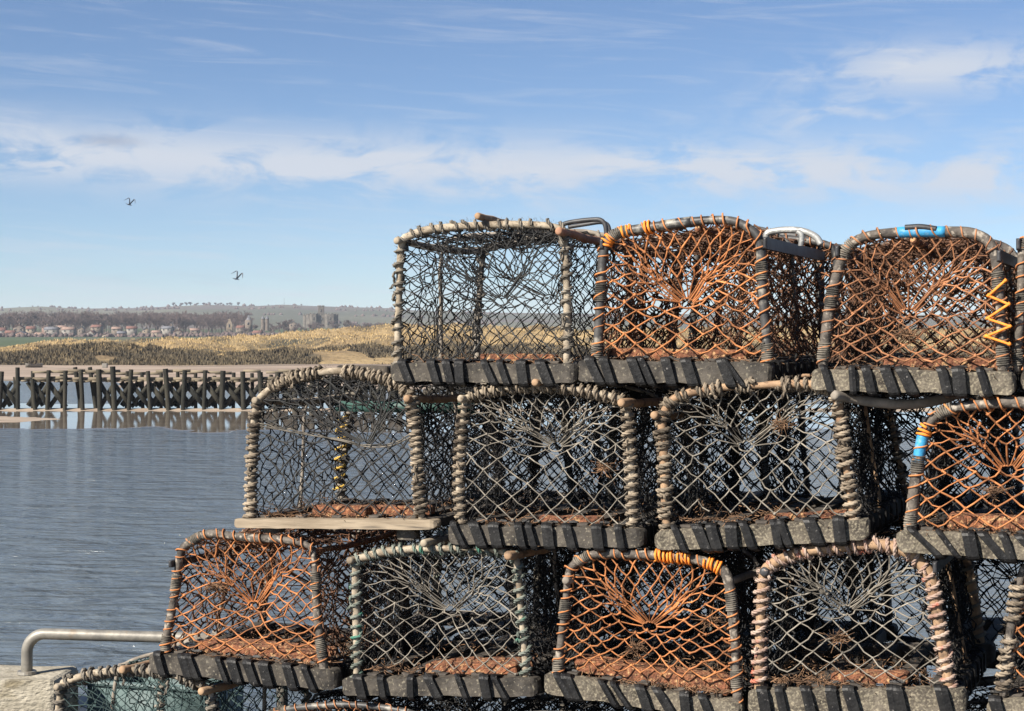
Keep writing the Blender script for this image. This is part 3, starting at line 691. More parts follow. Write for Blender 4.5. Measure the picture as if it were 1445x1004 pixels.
# ------------------------------------------------------------------ quay
DECK = EYE - 1.53
PSI = radians(22); AX = np.array([cos(PSI), -sin(PSI), 0]); DX = np.array([sin(PSI), cos(PSI), 0]); P0 = np.array([0, 4.8, EYE])
def on_front(px, py, off=0.0):
    r = ray(px, py); t = np.dot(DX, P0 + DX * off - CAMP) / np.dot(DX, r); return CAMP + r * t
# quay deck: its far edge runs parallel to the stack
def quay_pt(u, d, z): q = P0 + AX * u + DX * d; return (q[0], q[1], z)
b = MB(); E_ = 1.42
b.raw([quay_pt(-9, -9, DECK), quay_pt(9, -9, DECK), quay_pt(9, E_, DECK), quay_pt(-9, E_, DECK), quay_pt(-9, E_, -3), quay_pt(9, E_, -3), quay_pt(-9, -9, -3), quay_pt(9, -9, -3)],
      [[0, 1, 2, 3], [3, 2, 5, 4], [0, 3, 4, 6], [1, 7, 5, 2], [0, 6, 7, 1]])
tag(b.build('quay', M['concrete']), kind='structure')
# timber coping beam and the ladder rail on it
pe = at(80, 961, 5.95); topz = pe[2]
root = empty('coping_beam', (pe[0], pe[1], DECK), -radians(4)); V, fs = board_mesh((2.4, .26, topz - DECK), .016, .006, 16, 3)
b = MB(); b.raw(V + np.array((-1.2, .13, (topz - DECK) / 2)), None, None, fs); b.build('beam', M['quay timber'], root)
for x in (-.55, -1.6):
    b = MB(); b.tube([(x, -.006, .2), (x, -.016, .2)], [.025, .02], 8); b.build('bolt', M['rust'], root)
tag(root, 'square weathered cream timber coping beam along the quay edge', 'timber beam')
def rail():
    Y = 6.07; a = at(38, 950, Y); c = at(38, 894, Y); e = at(228, 899.5, Y - .05); d = (e - c); d /= np.linalg.norm(d)
    root = empty('grab_rail', (a[0], a[1], topz)); o = np.array(root.location); R = .07
    pts = [np.array((a[0], a[1], topz - .02)), np.array((a[0], a[1], topz + .03)), c - np.array((0, 0, R))]
    for i in range(1, 9):
        t = i / 9 * pi / 2; pts.append(c - np.array((0, 0, R)) + d * R * (1 - cos(t)) + np.array((0, 0, R)) * sin(t))
    L = .95
    for t in np.linspace(R, L - R, 12): pts.append(c + d * t)
    q = c + d * L
    for i in range(1, 9):
        t = i / 9 * pi / 2; pts.append(q - d * R * (1 - sin(t)) - np.array((0, 0, R)) * (1 - cos(t)))
    pts.append(q - np.array((0, 0, R))); pts.append(np.array((q[0], q[1], DECK)))
    b = MB(); b.tube(np.array(pts) - o, .0205, 18); b.build('tube', M['rail metal'], root, True)
    b = MB(); b.tube([(0, 0, .001), (0, 0, .012)], [.036, .034], 16); b.build('foot_plate', M['rail metal'], root)
    tag(root, 'bent grey metal grab rail on the timber beam at the quay edge', 'rail')
rail()

# ------------------------------------------------------------------ lobster creels
LEN = 0.60
def catmull(P, n=90):
    P = np.asarray(P, float); P = np.vstack([2 * P[0] - P[1], P, 2 * P[-1] - P[-2]]); out = []
    for i in range(1, len(P) - 2):
        for t in np.linspace(0, 1, 12, endpoint=False):
            a, b_, c, d = P[i-1], P[i], P[i+1], P[i+2]
            out.append(.5 * ((2*b_) + (-a + c) * t + (2*a - 5*b_ + 4*c - d) * t*t + (-a + 3*b_ - 3*c + d) * t**3))
    out.append(P[-2]); out = np.array(out)
    s = np.concatenate([[0], np.cumsum(np.linalg.norm(np.diff(out, axis=0), axis=1))])
    u = np.linspace(0, s[-1], n); return np.stack([np.interp(u, s, out[:, k]) for k in range(out.shape[1])], 1), s[-1]

class Hoop:
    def __init__(s, P):
        s.P, s.len = catmull(P)
        s.n = len(s.P); s.zmax = s.P[:, 1].max(); s.zmin = max(s.P[0, 1], s.P[-1, 1]); s.mid = int(np.argmax(s.P[:, 1]))
    def __call__(s, t):
        x = np.clip(t, 0, 1) * (s.n - 1); i = np.arange(s.n); return np.array([np.interp(x, i, s.P[:, 0]), np.interp(x, i, s.P[:, 1])])
    def t_left(s, v):
        k = s.mid + 1; return float(np.interp(v, np.maximum.accumulate(s.P[:k, 1]), np.arange(k))) / (s.n - 1)
    def t_right(s, v):
        k = s.mid; a = s.P[k:, 1][::-1]; return float(s.n - 1 - np.interp(v, np.maximum.accumulate(a), np.arange(len(a)))) / (s.n - 1)
    def span(s, v): return s(s.t_left(v))[0], s(s.t_right(v))[0]

def strand_set(b, A, B, r, g, sag=0.004, k=5, knots=True, kr=2.25, lost=.0):
    """strands between node pairs: each bends a little at its middle; knots sit on the nodes"""
    A = np.asarray(A, float); B = np.asarray(B, float)
    if lost: keep = g.rand(len(A)) > lost; A, B = A[keep], B[keep]
    Mid = (A + B) / 2 + (g.rand(len(A), 3) - .5) * 2 * sag + np.array([0, 0, -sag * .5])
    rr = r * (0.7 + .55 * g.rand(len(A)))
    b.segs(A, Mid, rr, k); b.segs(Mid, B, rr, k)
    if knots:
        P = np.unique(np.round(np.vstack([A, B]), 5), axis=0); b.blobs(P, r * kr * (0.8 + .5 * g.rand(len(P))))

def funnel_net(H, eye, y0, depth, r, g, N=17, cols=15, rows=6, slack=False, vb=None, bunch=.085, hole=.024, jit=.003):
    """a netting end panel drawn in to an entrance eye: a fan of meshes above, diamonds below"""
    b = MB(); eu, ev = eye; tl, tr = H.t_left(ev), H.t_right(ev); ws = Vector(g.rand(3) * 90)
    def warp(p, k=1.0):     # old netting hangs unevenly
        d = mnoise.noise_vector(Vector(p) * 7 + ws) * .013 * k; return (p[0] + d.x, p[1] + d.y * .7, p[2] + d.z)
    radii = [1, .85, .71, .57, .45, .34]; rings = []
    for k, rad in enumerate(radii):
        off = .5 * (k % 2); n = N + 1 if k % 2 == 0 else N; ring = []
        for j in range(n):
            s = (j + off) / N; s = s + bunch * sin(4 * pi * s) * (1 - rad) * 1.35
            ru, rv = H(lerp(tl, tr, s)); x = eu + (ru - eu) * rad; z = ev + (rv - ev) * rad
            jj = jit * (0 if k == 0 else 1)
            ring.append(warp((x + g.uniform(-jj, jj), y0 + depth * (1 - rad) ** 1.25 + g.uniform(-jj, jj), z + g.uniform(-jj, jj)), (0 if k == 0 else min(1, 2.2 * (1 - rad)))))
        rings.append(ring)
    A, B = [], []
    for k in range(len(radii) - 1):
        for j, p in enumerate(rings[k]):
            for jj in ((j - 1, j) if k % 2 == 0 else (j, j + 1)):
                if 0 <= jj < len(rings[k + 1]): A.append(p); B.append(rings[k + 1][jj])
    strand_set(b, A, B, r, g, .003, lost=.02)
    A, B = [], []; eyepts = []
    for j, p in enumerate(rings[-1]):
        an = pi - pi * (j + .5) / len(rings[-1]); q = (eu + hole * cos(an) + g.uniform(-.003, .003), y0 + depth, ev + hole * .7 * sin(an) + g.uniform(-.003, .003))
        A.append(p); B.append(q); eyepts.append(q)
    for an in np.linspace(0, -pi, 7): eyepts.append((eu + hole * cos(an), y0 + depth, ev + hole * .6 * sin(an)))
    strand_set(b, A, B, r, g, .002, knots=False)
    E = np.array(eyepts + [eyepts[0]]); b.segs(E[:-1], E[1:], r * 1.2, 5)
    nodes = {}
    zb0 = H.zmin if vb is None else vb
    for j in range(rows + 1):
        v = lerp(ev, zb0, j / rows); uL, uR = H.span(max(v, H.zmin))
        for i in range(cols + 1):
            if (i + j) % 2: continue
            u = lerp(uL, uR, i / cols); d2 = ((u - eu) / .085) ** 2 + ((v - ev) / .075) ** 2
            edge = i in (0, cols) or j == rows; jj = 0 if edge else jit * 1.3
            pull = exp(-d2) * .9
            vv = v
            if j > 0: vv = v + pull * .3 * (ev - v)
            nodes[i, j] = warp((u + g.uniform(-jj, jj), y0 + depth * pull + g.uniform(-jj, jj), vv + g.uniform(-jj, jj) - (.006 * sin(pi * i / cols) if j == 0 else 0)), 0 if edge else 1)
    A, B = [], []
    for (i, j), p in nodes.items():
        for di in (-1, 1):
            if (i + di, j + 1) in nodes: A.append(p); B.append(nodes[i + di, j + 1])
    # close the top row of the diamonds to the fan's side edges
    strand_set(b, A, B, r, g, .0035, lost=.02)
    A, B = [], []
    tops = sorted((i for (i, j) in nodes if j == 0))
    for i in tops:
        p = np.array(nodes[i, 0]); cand = [np.array(R0[0]) for R0 in rings] + [np.array(R0[-1]) for R0 in rings] + [np.array(e) for e in eyepts[-7:]]
        q = min(cand, key=lambda c: np.linalg.norm(c - p)); A.append(p); B.append(q)
    strand_set(b, A, B, r, g, .002, knots=False)
    return b

def flat_net(H, y, r, g, pitch=.03, jit=.005, bulge=.0):
    b = MB(); v0 = H.zmin; rows = int((H.zmax - v0) / pitch); cols = 2 * int((H.span(v0)[1] - H.span(v0)[0]) / pitch / 2); nodes = {}
    for j in range(rows + 1):
        v = lerp(v0, H.zmax - .002, j / rows); uL, uR = H.span(v)
        for i in range(cols + 1):
            if (i + j) % 2: continue
            nodes[i, j] = (lerp(uL, uR, i / cols) + g.uniform(-jit, jit), y + g.uniform(-jit, jit) + bulge * sin(pi * i / cols) * sin(pi * j / rows), v + g.uniform(-jit, jit))
    A, B = [], []
    for (i, j), p in nodes.items():
        for di in (-1, 1):
            if (i + di, j + 1) in nodes: A.append(p); B.append(nodes[i + di, j + 1])
    strand_set(b, A, B, r, g, .005, 4); return b

def body_net(H, L, r, g, pitch=.027, jit=.008, sag=.028):
    b = MB(); ns = int(H.len / pitch); ny = int(L / pitch); nodes = {}; cu = H.P[:, 0].mean(); cv = H.P[:, 1].mean()
    for j in range(ny + 1):
        y = L * j / ny; w = abs(sin(2 * pi * j / ny)) if 0 < j < ny else 0
        for i in range(ns + 1):
            if (i + j) % 2: continue
            u, v = H(i / ns); s = sag * w * (0.6 + .8 * g.rand()) * (0 if i in (0, ns) else 1)
            du, dv = cu - u, cv - v; l = math.hypot(du, dv) + 1e-6
            nodes[i, j] = (u + du / l * s + g.uniform(-jit, jit), y + g.uniform(-jit, jit), v + dv / l * s + g.uniform(-jit, jit) * .7)
    A, B = [], []
    for (i, j), p in nodes.items():
        for di in (-1, 1):
            if (i + di, j + 1) in nodes: A.append(p); B.append(nodes[i + di, j + 1])
    strand_set(b, A, B, r, g, .006, 4); return b

def wind(path, R, r, pitch, g, strands=3, t0=0.0, t1=1.0, wob=.15, fine=13):
    """rope wound round a rod: the rope itself is laid from twisted strands"""
    P = np.asarray(path, float); s = np.concatenate([[0], np.cumsum(np.linalg.norm(np.diff(P, axis=0), axis=1))])
    a, e = s[-1] * t0, s[-1] * t1; turns = max(1, (e - a) / pitch); n = int(turns * fine) + 2
    u = np.linspace(a, e, n); Q = np.stack([np.interp(u, s, P[:, k]) for k in range(3)], 1)
    T, Nn, B = _frames(Q); ph0 = g.rand() * 6.28
    wobn = np.interp(np.linspace(0, 1, n), np.linspace(0, 1, int(turns * 1.7) + 3), g.rand(int(turns * 1.7) + 3))
    ph = ph0 + 2 * pi * np.linspace(0, turns, n) + (wobn - .5) * 3.0 * wob * 4
    rad = (R + r * .8) * (1 + (wobn - .4) * wob * 1.2)
    X = Q + (Nn * np.cos(ph)[:, None] + B * np.sin(ph)[:, None]) * rad[:, None]
    b = MB()
    if strands == 1: b.tube(X, r * (0.85 + .3 * wobn), 6); return b
    T2, N2, B2 = _frames(X); s2 = np.concatenate([[0], np.cumsum(np.linalg.norm(np.diff(X, axis=0), axis=1))])
    for k in range(strands):
        q = 2 * pi * k / strands + s2 / (r * 7.5) * 2 * pi
        b.tube(X + (N2 * np.cos(q)[:, None] + B2 * np.sin(q)[:, None]) * r * .60, r * (.50 + .08 * wobn), 5)
    return b

def fuzz(b, path, R, n, g, length=.010, r=.0004):
    P = np.asarray(path, float); i = g.randint(0, len(P) - 1, n); t = g.rand(n, 1)
    c = P[i] * (1 - t) + P[i + 1] * t; d = g.randn(n, 3); d /= np.linalg.norm(d, axis=1)[:, None]
    A = c + d * R * .8; e = d + g.randn(n, 3) * .7; e /= np.linalg.norm(e, axis=1)[:, None]
    b.segs(A, A + e * (length * (.4 + g.rand(n, 1))), r, 3)

def loops_round(b, H, ts, y, R, r, g):
    for t in ts:
        p = H(t); q = H(min(1, t + .01)); o = H(max(0, t - .01)); tx, tz = q - o; l = math.hypot(tx, tz); tx, tz = tx / l, tz / l
        tilt = g.uniform(-.5, .5); n = 11; pts = []
        for i in range(n):
            a = 2 * pi * i / (n - 1); nx, nz = -tz, tx
            pts.append((p[0] + nx * R * cos(a) + tx * R * tilt * sin(a), y + R * sin(a), p[1] + nz * R * cos(a) + tz * R * tilt * sin(a)))
        b.tube(pts, r, 5, False)

def rubber_strap(x, cy, cz, w, d, h, slant, g):
    """a band cut from a tyre, lapped round the base board on the slant"""
    b = MB(); pts = []; off = .0035; hd, hh = d / 2 + off, h / 2 + off; c = min(.012, hh * .8)
    prof = []
    for (sy, sz, a0) in ((-1, 1, pi / 2), (-1, -1, pi), (1, -1, 3 * pi / 2), (1, 1, 2 * pi)):
        for i in range(4):
            a = a0 + i / 3 * pi / 2; prof.append((sy * (hd - c) + c * cos(a), sz * (hh - c) + c * sin(a)))
    # start on top rear, run over the front face and back under
    prof = [(hd, hh * .6)] + [p for p in prof]; n = len(prof)
    V = []; wig = g.uniform(-.35, .35); twist = g.uniform(-.10, .10); bul = g.uniform(.002, .006)
    for i, (yy, zz) in enumerate(prof):
        t = (hh - zz) / (2 * hh) if yy < 0 else (0 if zz > 0 else 1)
        xx = x + slant * (t - .5) * (1.0 + wig * sin(t * 3)) + g.uniform(-.0012, .0012); l = math.hypot(yy, zz)
        up = bul * sin(pi * t) if yy < 0 else .001
        for wx, th in ((-w / 2, 0.0), (w / 2, 0.0), (w / 2, .0055), (0, .0085), (-w / 2, .0055)):
            e = 1 + (th + up + twist * wx * sin(pi * t)) / l; V.append((xx + wx, cy + yy * e, cz + zz * e))
    q = [[i*5+j, i*5+(j+1) % 5, (i+1)*5+(j+1) % 5, (i+1)*5+j] for i in range(n-1) for j in range(5)]
    b.raw(V, q, None, [[0, 1, 2, 3, 4], [(n-1)*5 + j for j in (4, 3, 2, 1, 0)]]); return b

def fix_merge(a, b):
    base = a.n - b.n; a.Q += [q + base for q in b.Q]; a.T += [t + base for t in b.T]

def rusty_bar(A, B, r, g):
    """a flat, flaking iron bar used as ballast"""
    A, B = np.array(A, float), np.array(B, float); L = np.linalg.norm(B - A)
    V, fs = board_mesh((L, r * 2.6, r * 1.5), r * .3, r * .22, 24, int(g.randint(99))); d = (B - A) / L
    y = np.cross((0, 0, 1), d); y /= np.linalg.norm(y); z = np.cross(d, y)
    b = MB(); b.raw((A + B) / 2 + V[:, :1] * d + V[:, 1:2] * y + V[:, 2:] * z, None, None, fs); return b

def weed_clump(c, size, n, g, r=.0016):
    b = MB(); A = np.array(c) + (g.rand(n, 3) - .5) * np.array(size); d = g.randn(n, 3); d[:, 2] *= .45; d /= np.linalg.norm(d, axis=1)[:, None]
    L = .006 + .02 * g.rand(n, 1); Mx = A + d * L; d2 = d + g.randn(n, 3) * .5; b.segs(A, Mx, r, 4); b.segs(Mx, Mx + d2 * L * .7, r * .8, 4)
    return b

def creel(label, hoop_px, board, eye, style, net, body, rope=None, hoop_m='pale stick', board_m='dark board', straps=8, sticks=(), depth_off=0.0,
          seed=1, net_r=.0021, ballast=None, strap_w=.024, slack=False, deck=False, rope_r=.0068, pitch=.021, wob=.12, rear='grey stick', weed=0,
          hoop_r=.0108, lower_rows=6, detail=True, Nfan=17, edepth=.09, strap_slant=.022, length=LEN):
    g = np.random.RandomState(seed); root = None
    x0, y0_, x1, y1_, hpx = board
    net_r *= .88
    L0 = on_front(x0, y0_, depth_off); R0 = on_front(x1, y1_, depth_off); bw = np.linalg.norm((R0 - L0)[:2])
    hb = hpx / 490.0
    top = (L0 + R0) / 2; base = top - np.array((0, 0, hb))
    if deck: base[2] = DECK
    root = empty('lobster_creel', base, -PSI); root.rotation_euler = (0, 0, -PSI)
    tag(root, label, 'lobster creel', 'lobster creels stacked on the quay')
    def loc(px, py):
        w = on_front(px, py, depth_off) - base; return (float(np.dot(w, AX)), float(w[2]))
    roll = math.atan2(R0[2] - L0[2], bw)
    H = Hoop([loc(*p) for p in hoop_px]); L = length
    btop = lambda x: hb + x * math.tan(roll)
    # ---- base: a front board lapped with rubber, side runners, rear board and floor slats
    bd = .052
    V, fs = board_mesh((bw, bd, hb), .013, .0055 if board_m != 'plank' else .002, 22, seed)
    V[:, 2] += hb / 2 + V[:, 0] * math.tan(roll)
    if deck: V[:, 2] = hb / 2 + (V[:, 2] - hb / 2)
    b = MB(); b.raw(V, None, None, fs); bo = b.build('base_board', M[board_m], root)
    xs = np.linspace(-bw * .40, bw * .36, straps) if straps else []
    for i, x in enumerate(xs):
        x = x + g.uniform(-.028, .028)
        rubber_strap(x, 0, hb / 2 + x * math.tan(roll), strap_w * g.uniform(.65, 1.4), bd + .010 + g.uniform(0, .008), hb + .004 + g.uniform(0, .004), strap_slant * g.uniform(.1, 1.9), g).build('rubber_strap', M['rubber'], bo)
    V, fs = board_mesh((bw, bd, hb), .012, .003, 12, seed + 5); V[:, 2] += hb / 2 + V[:, 0] * math.tan(roll); V[:, 1] += L
    b = MB(); b.raw(V, None, None, fs); b.build('base_board', M['dark slat'], root)
    for s in (-1, 1):
        V, fs = board_mesh((L - bd, .045, hb * .85), .01, .003, 12, seed + s); V = np.stack([V[:, 1], V[:, 0], V[:, 2]], 1)
        V += np.array((s * (bw / 2 - .055), L / 2, hb * .45 + s * (bw / 2 - .055) * math.tan(roll)))
        b = MB(); b.raw(V, None, None, [f[::-1] for f in fs]); b.build('runner', M['dark slat'], root)
        if straps:
            for yy in np.linspace(.08, L - .1, 7):
                c = rubber_strap(0, 0, 0, strap_w, .054, hb * .85 + .006, .015, g); o = c.V[0]
                c.V[0] = np.stack([-o[:, 1] * s, o[:, 0] * s, o[:, 2]], 1) + np.array((s * (bw / 2 - .055), yy, hb * .45 + s * (bw / 2 - .055) * math.tan(roll)))
                c.build('rubber_strap', M['rubber'], root)
    nsl = 5
    for i in range(nsl):
        x = lerp(-bw * .36, bw * .36, i / (nsl - 1)); V, fs = board_mesh((L - .01, .034, .012), .004, .0015, 6, seed + i)
        V = np.stack([V[:, 1], V[:, 0], V[:, 2]], 1) + np.array((x, L / 2, hb + .002 + x * math.tan(roll)))
        b = MB(); b.raw(V, None, None, [f[::-1] for f in fs]); b.build('floor_slat', M['dark slat'], root)
    if ballast:
        for q, (fx0, fx1, yy, rr) in enumerate(ballast):
            xa, xb = fx0 * bw / 2, fx1 * bw / 2
            rusty_bar((xa, yy, btop(xa) + rr * .9), (xb, yy + g.uniform(-.02, .02), btop(xb) + rr * .9), rr, g).build('ballast_bar', M['rust'], root)
    # ---- hoops
    for k, y in enumerate((0, L * .52, L)):
        Q = np.stack([H.P[:, 0], np.full(H.n, y), H.P[:, 1]], 1)
        low = catmull(g.randn(9, 3) * (.0022 if k == 0 else .005), H.n)[0]; low[:2] = 0; Q = Q + low
        Q[0, 2] = min(Q[0, 2], btop(Q[0, 0]) - .015); Q[-1, 2] = min(Q[-1, 2], btop(Q[-1, 0]) - .015)
        hr = hoop_r if k != 1 else .006
        b = MB(); rr = hr * (1 + .10 * (catmull(g.randn(12, 1), H.n)[0][:, 0])); b.tube(Q, np.clip(rr, hr * .7, hr * 1.35), 10)
        ho = b.build('hoop', M[hoop_m] if k == 0 or hoop_m not in ('pale stick',) else M['grey stick'], root, True)
        if k == 0: hoop0, Q0 = ho, Q
        if rope and k == 0:
            gaps = rope[1] if len(rope) > 1 else [(0.0, 1.0)]
            w = MB()
            for (a, e) in gaps:
                ww = wind(Q, hoop_r * .95, rope_r, pitch, g, 3, a, e, wob); base_n = w.n
                for V_ in ww.V: pass
                w.V += ww.V; w.Q += [q + base_n for q in ww.Q]; w.NG += [[i + base_n for i in f] for f in ww.NG]; w.n += ww.n
            w.build('rope_binding', M[rope[0]], ho, True)
            f = MB(); fuzz(f, Q, hoop_r + rope_r * 1.7, 1100 if detail else 200, g, .009); f.build('frayed_fibre', M[rope[0]], ho)['kind'] = 'stuff'
        elif rope and k == 2:
            wind(Q, hoop_r, rope_r * .9, pitch * 1.25, g, 1, 0, 1, wob, 9).build('rope_binding', M['grey rope' if rope[0] != 'green grey rope' else rope[0]], ho, True)
        if not rope:
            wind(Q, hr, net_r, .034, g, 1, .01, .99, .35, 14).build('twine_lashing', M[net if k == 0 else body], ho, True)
            if k == 0:
                for (a, e) in ((.02, .07), (.17, .22), (.30, .345), (.74, .80), (.93, .98)):
                    a += g.uniform(-.02, .02); e = min(.99, a + .045)
                    wind(Q, hoop_r, .0025, .0056, g, 1, max(.01, a), e, .03, 9).build('twine_binding', M['grey rope'], ho, True)
    # ---- netting
    e2 = loc(*eye)
    fn = funnel_net(H, e2, 0.0, edepth * g.uniform(.8, 1.25), net_r, g, N=Nfan + g.randint(-2, 3) + (4 if seed == 101 else 0), cols=15 + 2 * g.randint(-1, 2) + (4 if seed == 101 else 0), rows=lower_rows, bunch=g.uniform(.055, .105), slack=slack, hole=.022)
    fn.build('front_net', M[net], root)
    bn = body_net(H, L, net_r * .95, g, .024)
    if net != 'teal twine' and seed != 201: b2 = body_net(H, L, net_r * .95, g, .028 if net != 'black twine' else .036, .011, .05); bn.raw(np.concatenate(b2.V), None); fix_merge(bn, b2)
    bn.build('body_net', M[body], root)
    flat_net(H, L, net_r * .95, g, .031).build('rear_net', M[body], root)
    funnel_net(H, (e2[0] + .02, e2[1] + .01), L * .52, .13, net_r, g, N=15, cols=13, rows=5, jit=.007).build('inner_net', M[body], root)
    # ---- sticks tying the hoops together
    for (px, py, kind_, rr, prot, m_) in sticks:
        u, v = loc(px, py)
        if kind_ == 'stick':
            n = 14; pts = [(u + (g.rand() - .5) * .004 + .006 * sin(t * 3), lerp(-prot, L + .04, t), v + (g.rand() - .5) * .004 - .012 * sin(pi * t)) for t in np.linspace(0, 1, n)]
            b = MB(); b.rounded_tube(pts, rr * (1 + .12 * (g.rand(n) - .5)), 10); b.build('stick', M[m_], root, True)
        elif kind_ == 'bar':
            V, fs = board_mesh((L + prot + .02, .012, rr * 2), .004, .001, 6, seed); V = np.stack([V[:, 1], V[:, 0], V[:, 2]], 1) + np.array((u + (.018 if u > 0 else -.014), L / 2 - prot / 2, v))
            b = MB(); b.raw(V, None, None, [f[::-1] for f in fs]); b.build('bar', M[m_], root)
    if weed:
        weed_clump((0, .03, hb + .002), (bw * .85, .05, .008), weed, g, .0012).build('dried_weed', M['weed'], root)['kind'] = 'stuff'
        weed_clump((0, .28, hb + .006), (bw * .85, .4, .016), weed, g, .0012).build('dried_weed', M['weed'], root)['kind'] = 'stuff'
    return dict(root=root, H=H, loc=loc, hb=hb, bw=bw, hoop=hoop0, g=g, off=depth_off, Q0=Q0)

def px_path(c, pts, y=0.0):
    return np.array([(lambda q: (q[0], yy, q[1]))(c['loc'](px, py)) for px, py, yy in [(p[0], p[1], p[2] if len(p) > 2 else y) for p in pts]])

# ---- top row
c31 = creel('black-netted creel with pale sticks at the left end of the top row',
    [(561,515),(562,430),(566,347),(580,332),(612,324),(680,317),(740,316),(785,321),(797,335),(799,420),(801,508)], (554,512,818,514,27), (690,424),
    0, 'black twine', 'shaded black twine', ('grey rope', [(0, .30), (.32, .62), (.64, 1)]), 'pale stick', 'dark board', 8,
    [(566,340,'stick',.011,.03,'pale stick'), (680,306,'stick',.011,.035,'tan stick'), (797,327,'stick',.012,.05,'red brown stick')], 0.0, 101, .0019,
    [(-.1, .7, .06, .016)], weed=160, pitch=.034, rope_r=.0052, wob=.35)
c32 = creel('orange-netted creel with black pipe hoop and black flat bar in the top row',
    [(842,500),(846,430),(852,355),(866,331),(900,322),(945,316),(995,311),(1035,313),(1062,328),(1072,345),(1078,420),(1084,500)], (816,508,1092,512,30), (956,428),
    0, 'orange twine', 'shaded brown twine', None, 'black pipe', 'dark board', 8,
    [(1072,344,'bar',.016,.01,'black bar'), (858,345,'bar',.014,.01,'black bar'), (985,322,'stick',.010,.0,'rust')], .01, 102, .0027,
    [(-.75, .7, .07, .02), (-.8, .3, .2, .018)], weed=200, hoop_r=.0135, strap_slant=.034, length=.76)
c33 = creel('rust-brown netted creel with blue sleeve on top and orange lacing on its right post',
    [(1161,512),(1172,430),(1188,365),(1200,345),(1225,333),(1280,328),(1340,328),(1375,331),(1398,348),(1408,400),(1416,512)], (1146,521,1434,525,28), (1273,443),
    0, 'rust brown twine', 'shaded brown twine', None, 'mottled pipe', 'lichen board', 8,
    [(1190,355,'bar',.015,.01,'black bar'), (1400,362,'bar',.015,.01,'black bar'), (1290,338,'stick',.010,.0,'rust')], -.02, 103, .0026,
    [(-.3, .85, .06, .019)], weed=200, hoop_r=.0135)
c34 = creel('brown-netted creel cut by the right edge of the photo, top row',
    [(1436,508),(1440,430),(1444,352),(1458,338),(1500,330),(1580,328),(1640,333),(1662,350),(1668,420),(1675,508)], (1440,520,1700,526,28), (1556,440),
    0, 'orange twine', 'shaded brown twine', None, 'mottled pipe', 'dark board', 7,
    [(1446,345,'bar',.015,.01,'black bar')], .02, 104, .0024, weed=50)
# ---- second row
c21 = creel('rope-bound creel with black netting standing on a bare wooden plank',
    [(353,728),(356,650),(362,575),(376,553),(405,536),(440,528),(490,525),(540,535),(568,548),(580,568),(589,640),(597,730)], (333,731,621,733,14), (505,630),
    0, 'black twine', 'shaded black twine', ('tan rope', [(0, .28), (.33, .47), (.53, 1)]), 'pale stick', 'plank', 0,
    [(364,566,'stick',.011,.02,'pale stick'), (580,562,'stick',.012,.03,'tan stick')], 0.0, 201, .0024,
    [(-.3, .25, .07, .021), (.2, .8, .09, .018)], weed=260, rope_r=.0066, pitch=.0185, wob=.4, lower_rows=7, edepth=.05)
c22 = creel('grey-netted creel bound in neat twisted tan rope, right of the bare plank creel',
    [(651,738),(650,650),(656,570),(668,558),(700,551),(750,547),(800,549),(850,557),(876,565),(885,580),(888,660),(893,742)], (635,740,912,745,27), (768,634),
    0, 'grey twine', 'shaded black twine', ('tan rope', [(0, 1)]), 'pale stick', 'dark board', 9,
    [(656,562,'stick',.011,.03,'pale stick'), (763,540,'stick',.011,.04,'tan stick'), (885,567,'stick',.013,.05,'tan stick')], 0.0, 202, .002,
    [(-.15, .5, .06, .014)], weed=160, rope_r=.0064, pitch=.0245, wob=.2)
c23 = creel('grey-netted creel bound in lumpy knotted tan rope with a long sagging stick',
    [(941,744),(938,660),(934,600),(942,575),(960,560),(1010,548),(1075,542),(1130,541),(1165,547),(1180,560),(1192,640),(1205,730)], (926,748,1228,731,27), (1040,634),
    0, 'grey twine', 'shaded black twine', ('tan rope', [(0, .36), (.385, .44), (.47, .52), (.57, 1)]), 'tan stick', 'lichen board', 9,
    [(928,586,'stick',.012,.03,'tan stick')], -.01, 203, .0021,
    [(.0, .75, .05, .012)], weed=200, rope_r=.0070, pitch=.0205, wob=.5, length=.78)
c24 = creel('rust-orange netted creel with a blue sleeve on its left shoulder',
    [(1284,742),(1290,690),(1300,620),(1309,600),(1330,580),(1375,571),(1430,568),(1490,575),(1525,588),(1538,610),(1548,680),(1556,760)], (1266,747,1575,765,27), (1418,668),
    0, 'orange twine', 'shaded black twine', None, 'mottled pipe', 'lichen board', 8,
    [(1312,598,'bar',.013,.0,'black bar')], -.02, 204, .0027,
    [(-.55, .8, .07, .026), (-.6, .7, .14, .018)], weed=420, hoop_r=.0135, strap_slant=.045)
# ---- third row
c11 = creel('orange-netted creel with the grey grab rail running behind it',
    [(233,912),(243,850),(254,785),(265,768),(295,754),(340,757),(390,760),(430,768),(442,785),(448,860),(457,944)], (214,920,480,945,29), (336,861),
    0, 'orange twine', 'shaded brown twine', None, 'mottled pipe', 'dark board', 9,
    [(252,795,'bar',.011,.02,'black bar'), (440,778,'stick',.009,.0,'rust')], 0.0, 301, .0026,
    [(-.6, .75, .08, .022), (-.5, .7, .16, .018)], weed=400, hoop_r=.0130)
c12 = creel('grey-netted creel of bare white sticks with thin green-grey rope',
    [(503,955),(501,880),(502,798),(515,787),(550,778),(610,773),(670,774),(715,780),(730,792),(735,870),(742,953)], (486,955,762,955,26), (618,869),
    0, 'grey twine', 'shaded black twine', ('green grey rope', [(0, 1)]), 'pale stick', 'dark board', 7,
    [(500,790,'stick',.0115,.03,'pale stick'), (606,765,'stick',.012,.04,'pale stick'), (727,782,'stick',.013,.05,'tan stick')], 0.0, 302, .0019,
    [(-.2, .75, .06, .02), (-.1, .8, .13, .018)], weed=140, rope_r=.0055, pitch=.030, wob=.28)
